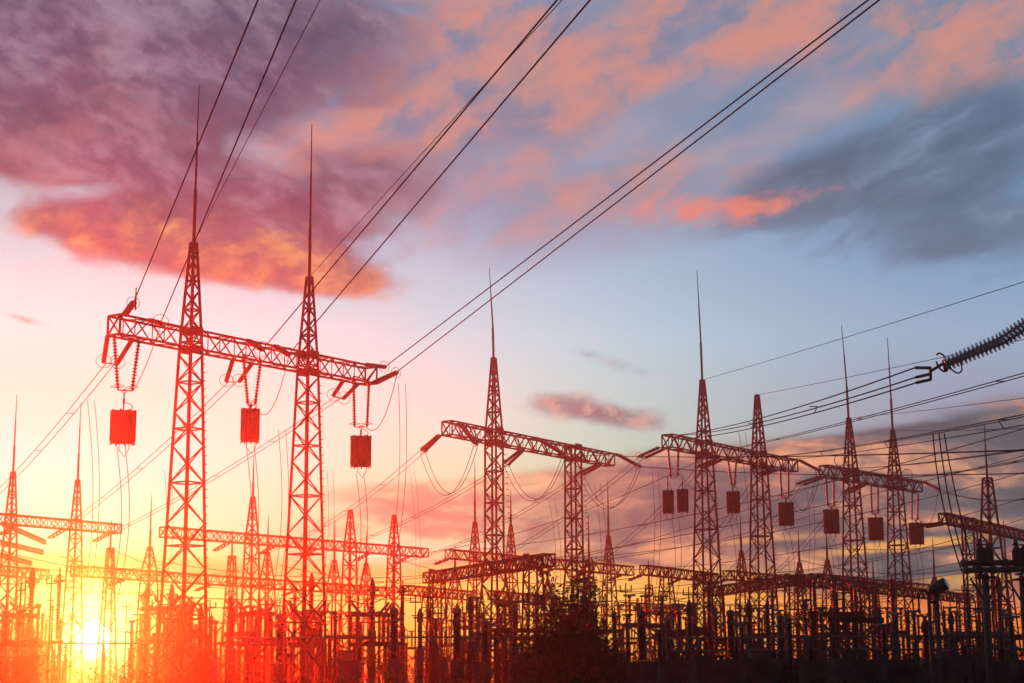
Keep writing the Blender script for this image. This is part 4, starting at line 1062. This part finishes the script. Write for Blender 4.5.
# ------------------------------------------------------------------ the bush, and weeds along the fence
def foliage(mb, blobs_, n, size, seed, shell=.55):
    r = random.Random(seed)
    tot = sum(b[3] * b[4] * b[5] for b in blobs_)
    for b in blobs_:
        for _ in range(int(n * b[3] * b[4] * b[5] / tot)):
            while True:
                v = Vector((r.uniform(-1, 1), r.uniform(-1, 1), r.uniform(-1, 1)))
                if v.length <= 1 and (v.length > shell or r.random() < .35): break
            c = Vector((b[0] + v.x * b[3], b[1] + v.y * b[4], b[2] + v.z * b[5])) - mb.off
            a = Vector((r.gauss(0, 1), r.gauss(0, 1), r.gauss(0, .7))).normalized(); t = a.cross(Vector((r.gauss(0, 1), r.gauss(0, 1), r.gauss(0, 1)))).normalized()
            s = size * r.uniform(.6, 1.4); i = len(mb.v)
            mb.v += [c - a * s, c + t * s * .42, c + a * s, c - t * s * .42]; mb.f.append((i, i + 1, i + 2, i + 3)); mb.sm.append(False)
dd = 77.0
bx = GX(572, dd); bl = Vector((bx, dd, 0))
br = root('bush', bl, 'dark ragged bush swallowing the foot of the flat-topped column', 'bush')
r = random.Random(5); tr = MB(bl); tips = []
lead = [(-1.15, 6.0), (-.85, 5.5), (.7, 6.3), (.95, 5.8), (.4, 5.9), (-.2, 5.2), (-1.5, 4.9), (1.35, 5.0), (-1.75, 3.9), (1.7, 3.7), (.6, 6.1), (-2.2, 3.0), (2.1, 2.9), (.1, 5.6), (-1.0, 5.2), (-.55, 5.0)]
for k, (lx, lz) in enumerate(lead):
    b0 = bl + Vector((lx * .18 + r.uniform(-.1, .1), r.uniform(-.3, .3), 0)); b2 = bl + Vector((lx, r.uniform(-.9, .9), lz)); b1 = b0.lerp(b2, .5) + Vector((-lx * .12, 0, .4))
    pts = [b0 * (1 - t) ** 2 + b1 * 2 * t * (1 - t) + b2 * t * t for t in [i / 7 for i in range(8)]]
    tr.tube(pts, .05, 6, [.055 - .006 * i for i in range(8)]); tips.append((pts[4], b2))
tr.build('trunk', BARK, br)
fb = [(bl.x, bl.y, 1.5, 2.5, 1.9, 1.7), (bl.x - 1.2, bl.y, 1.2, 1.5, 1.4, 1.3), (bl.x + 1.2, bl.y + .2, 1.3, 1.4, 1.4, 1.3), (bl.x + .5, bl.y, 3.0, 1.15, 1.1, 1.2), (bl.x - .5, bl.y, 2.9, 1.15, 1.0, 1.0), (bl.x + .65, bl.y - .2, 4.7, .62, .5, 1.0), (bl.x - .95, bl.y, 4.4, .5, .5, .9), (bl.x, bl.y, 3.9, .9, .8, .9)]
cm = MB(bl); foliage(cm, fb, 17000, .1, 3, .2)
for a, b in tips:
    for k in range(90):
        t = r.uniform(-.2, 1.12); c = a.lerp(b, t) + Vector((r.gauss(0, .17), r.gauss(0, .17), r.gauss(0, .15))) - bl
        q = Vector((r.gauss(0, 1), r.gauss(0, 1), r.gauss(0, .8))).normalized(); tt = q.cross(Vector((0.3, .5, .8))).normalized(); s = r.uniform(.05, .12); i = len(cm.v)
        cm.v += [c - q * s, c + tt * s * .4, c + q * s, c - tt * s * .4]; cm.f.append((i, i + 1, i + 2, i + 3)); cm.sm.append(False)
cm.build('crown', LEAF, br)
wm = MB((0, 0, 0)); r = random.Random(9); wb = []
for k in range(60):
    x = GX(r.uniform(-40, 1070), 76.5); h = r.uniform(.9, 1.5) * (1.25 if r.random() < .2 else 1)
    wb.append((x, 75.6 + r.uniform(-.9, 2.5), h * .8, r.uniform(.5, 1.1), .5, h))
foliage(wm, wb, 9000, .09, 4, .3)
tag(wm.build('undergrowth', LEAF), kind='stuff')
fm = MB((0, 0, 0)); r = random.Random(21); wb = []
for k in range(150):
    wb.append((r.uniform(-95, 95), r.uniform(190, 196), r.uniform(.3, 1.2), r.uniform(2, 6), 4, r.uniform(1.0, 2.6)))
foliage(fm, wb, 12000, .28, 8, .2)
tag(fm.build('far_treeline', LEAF), kind='stuff')
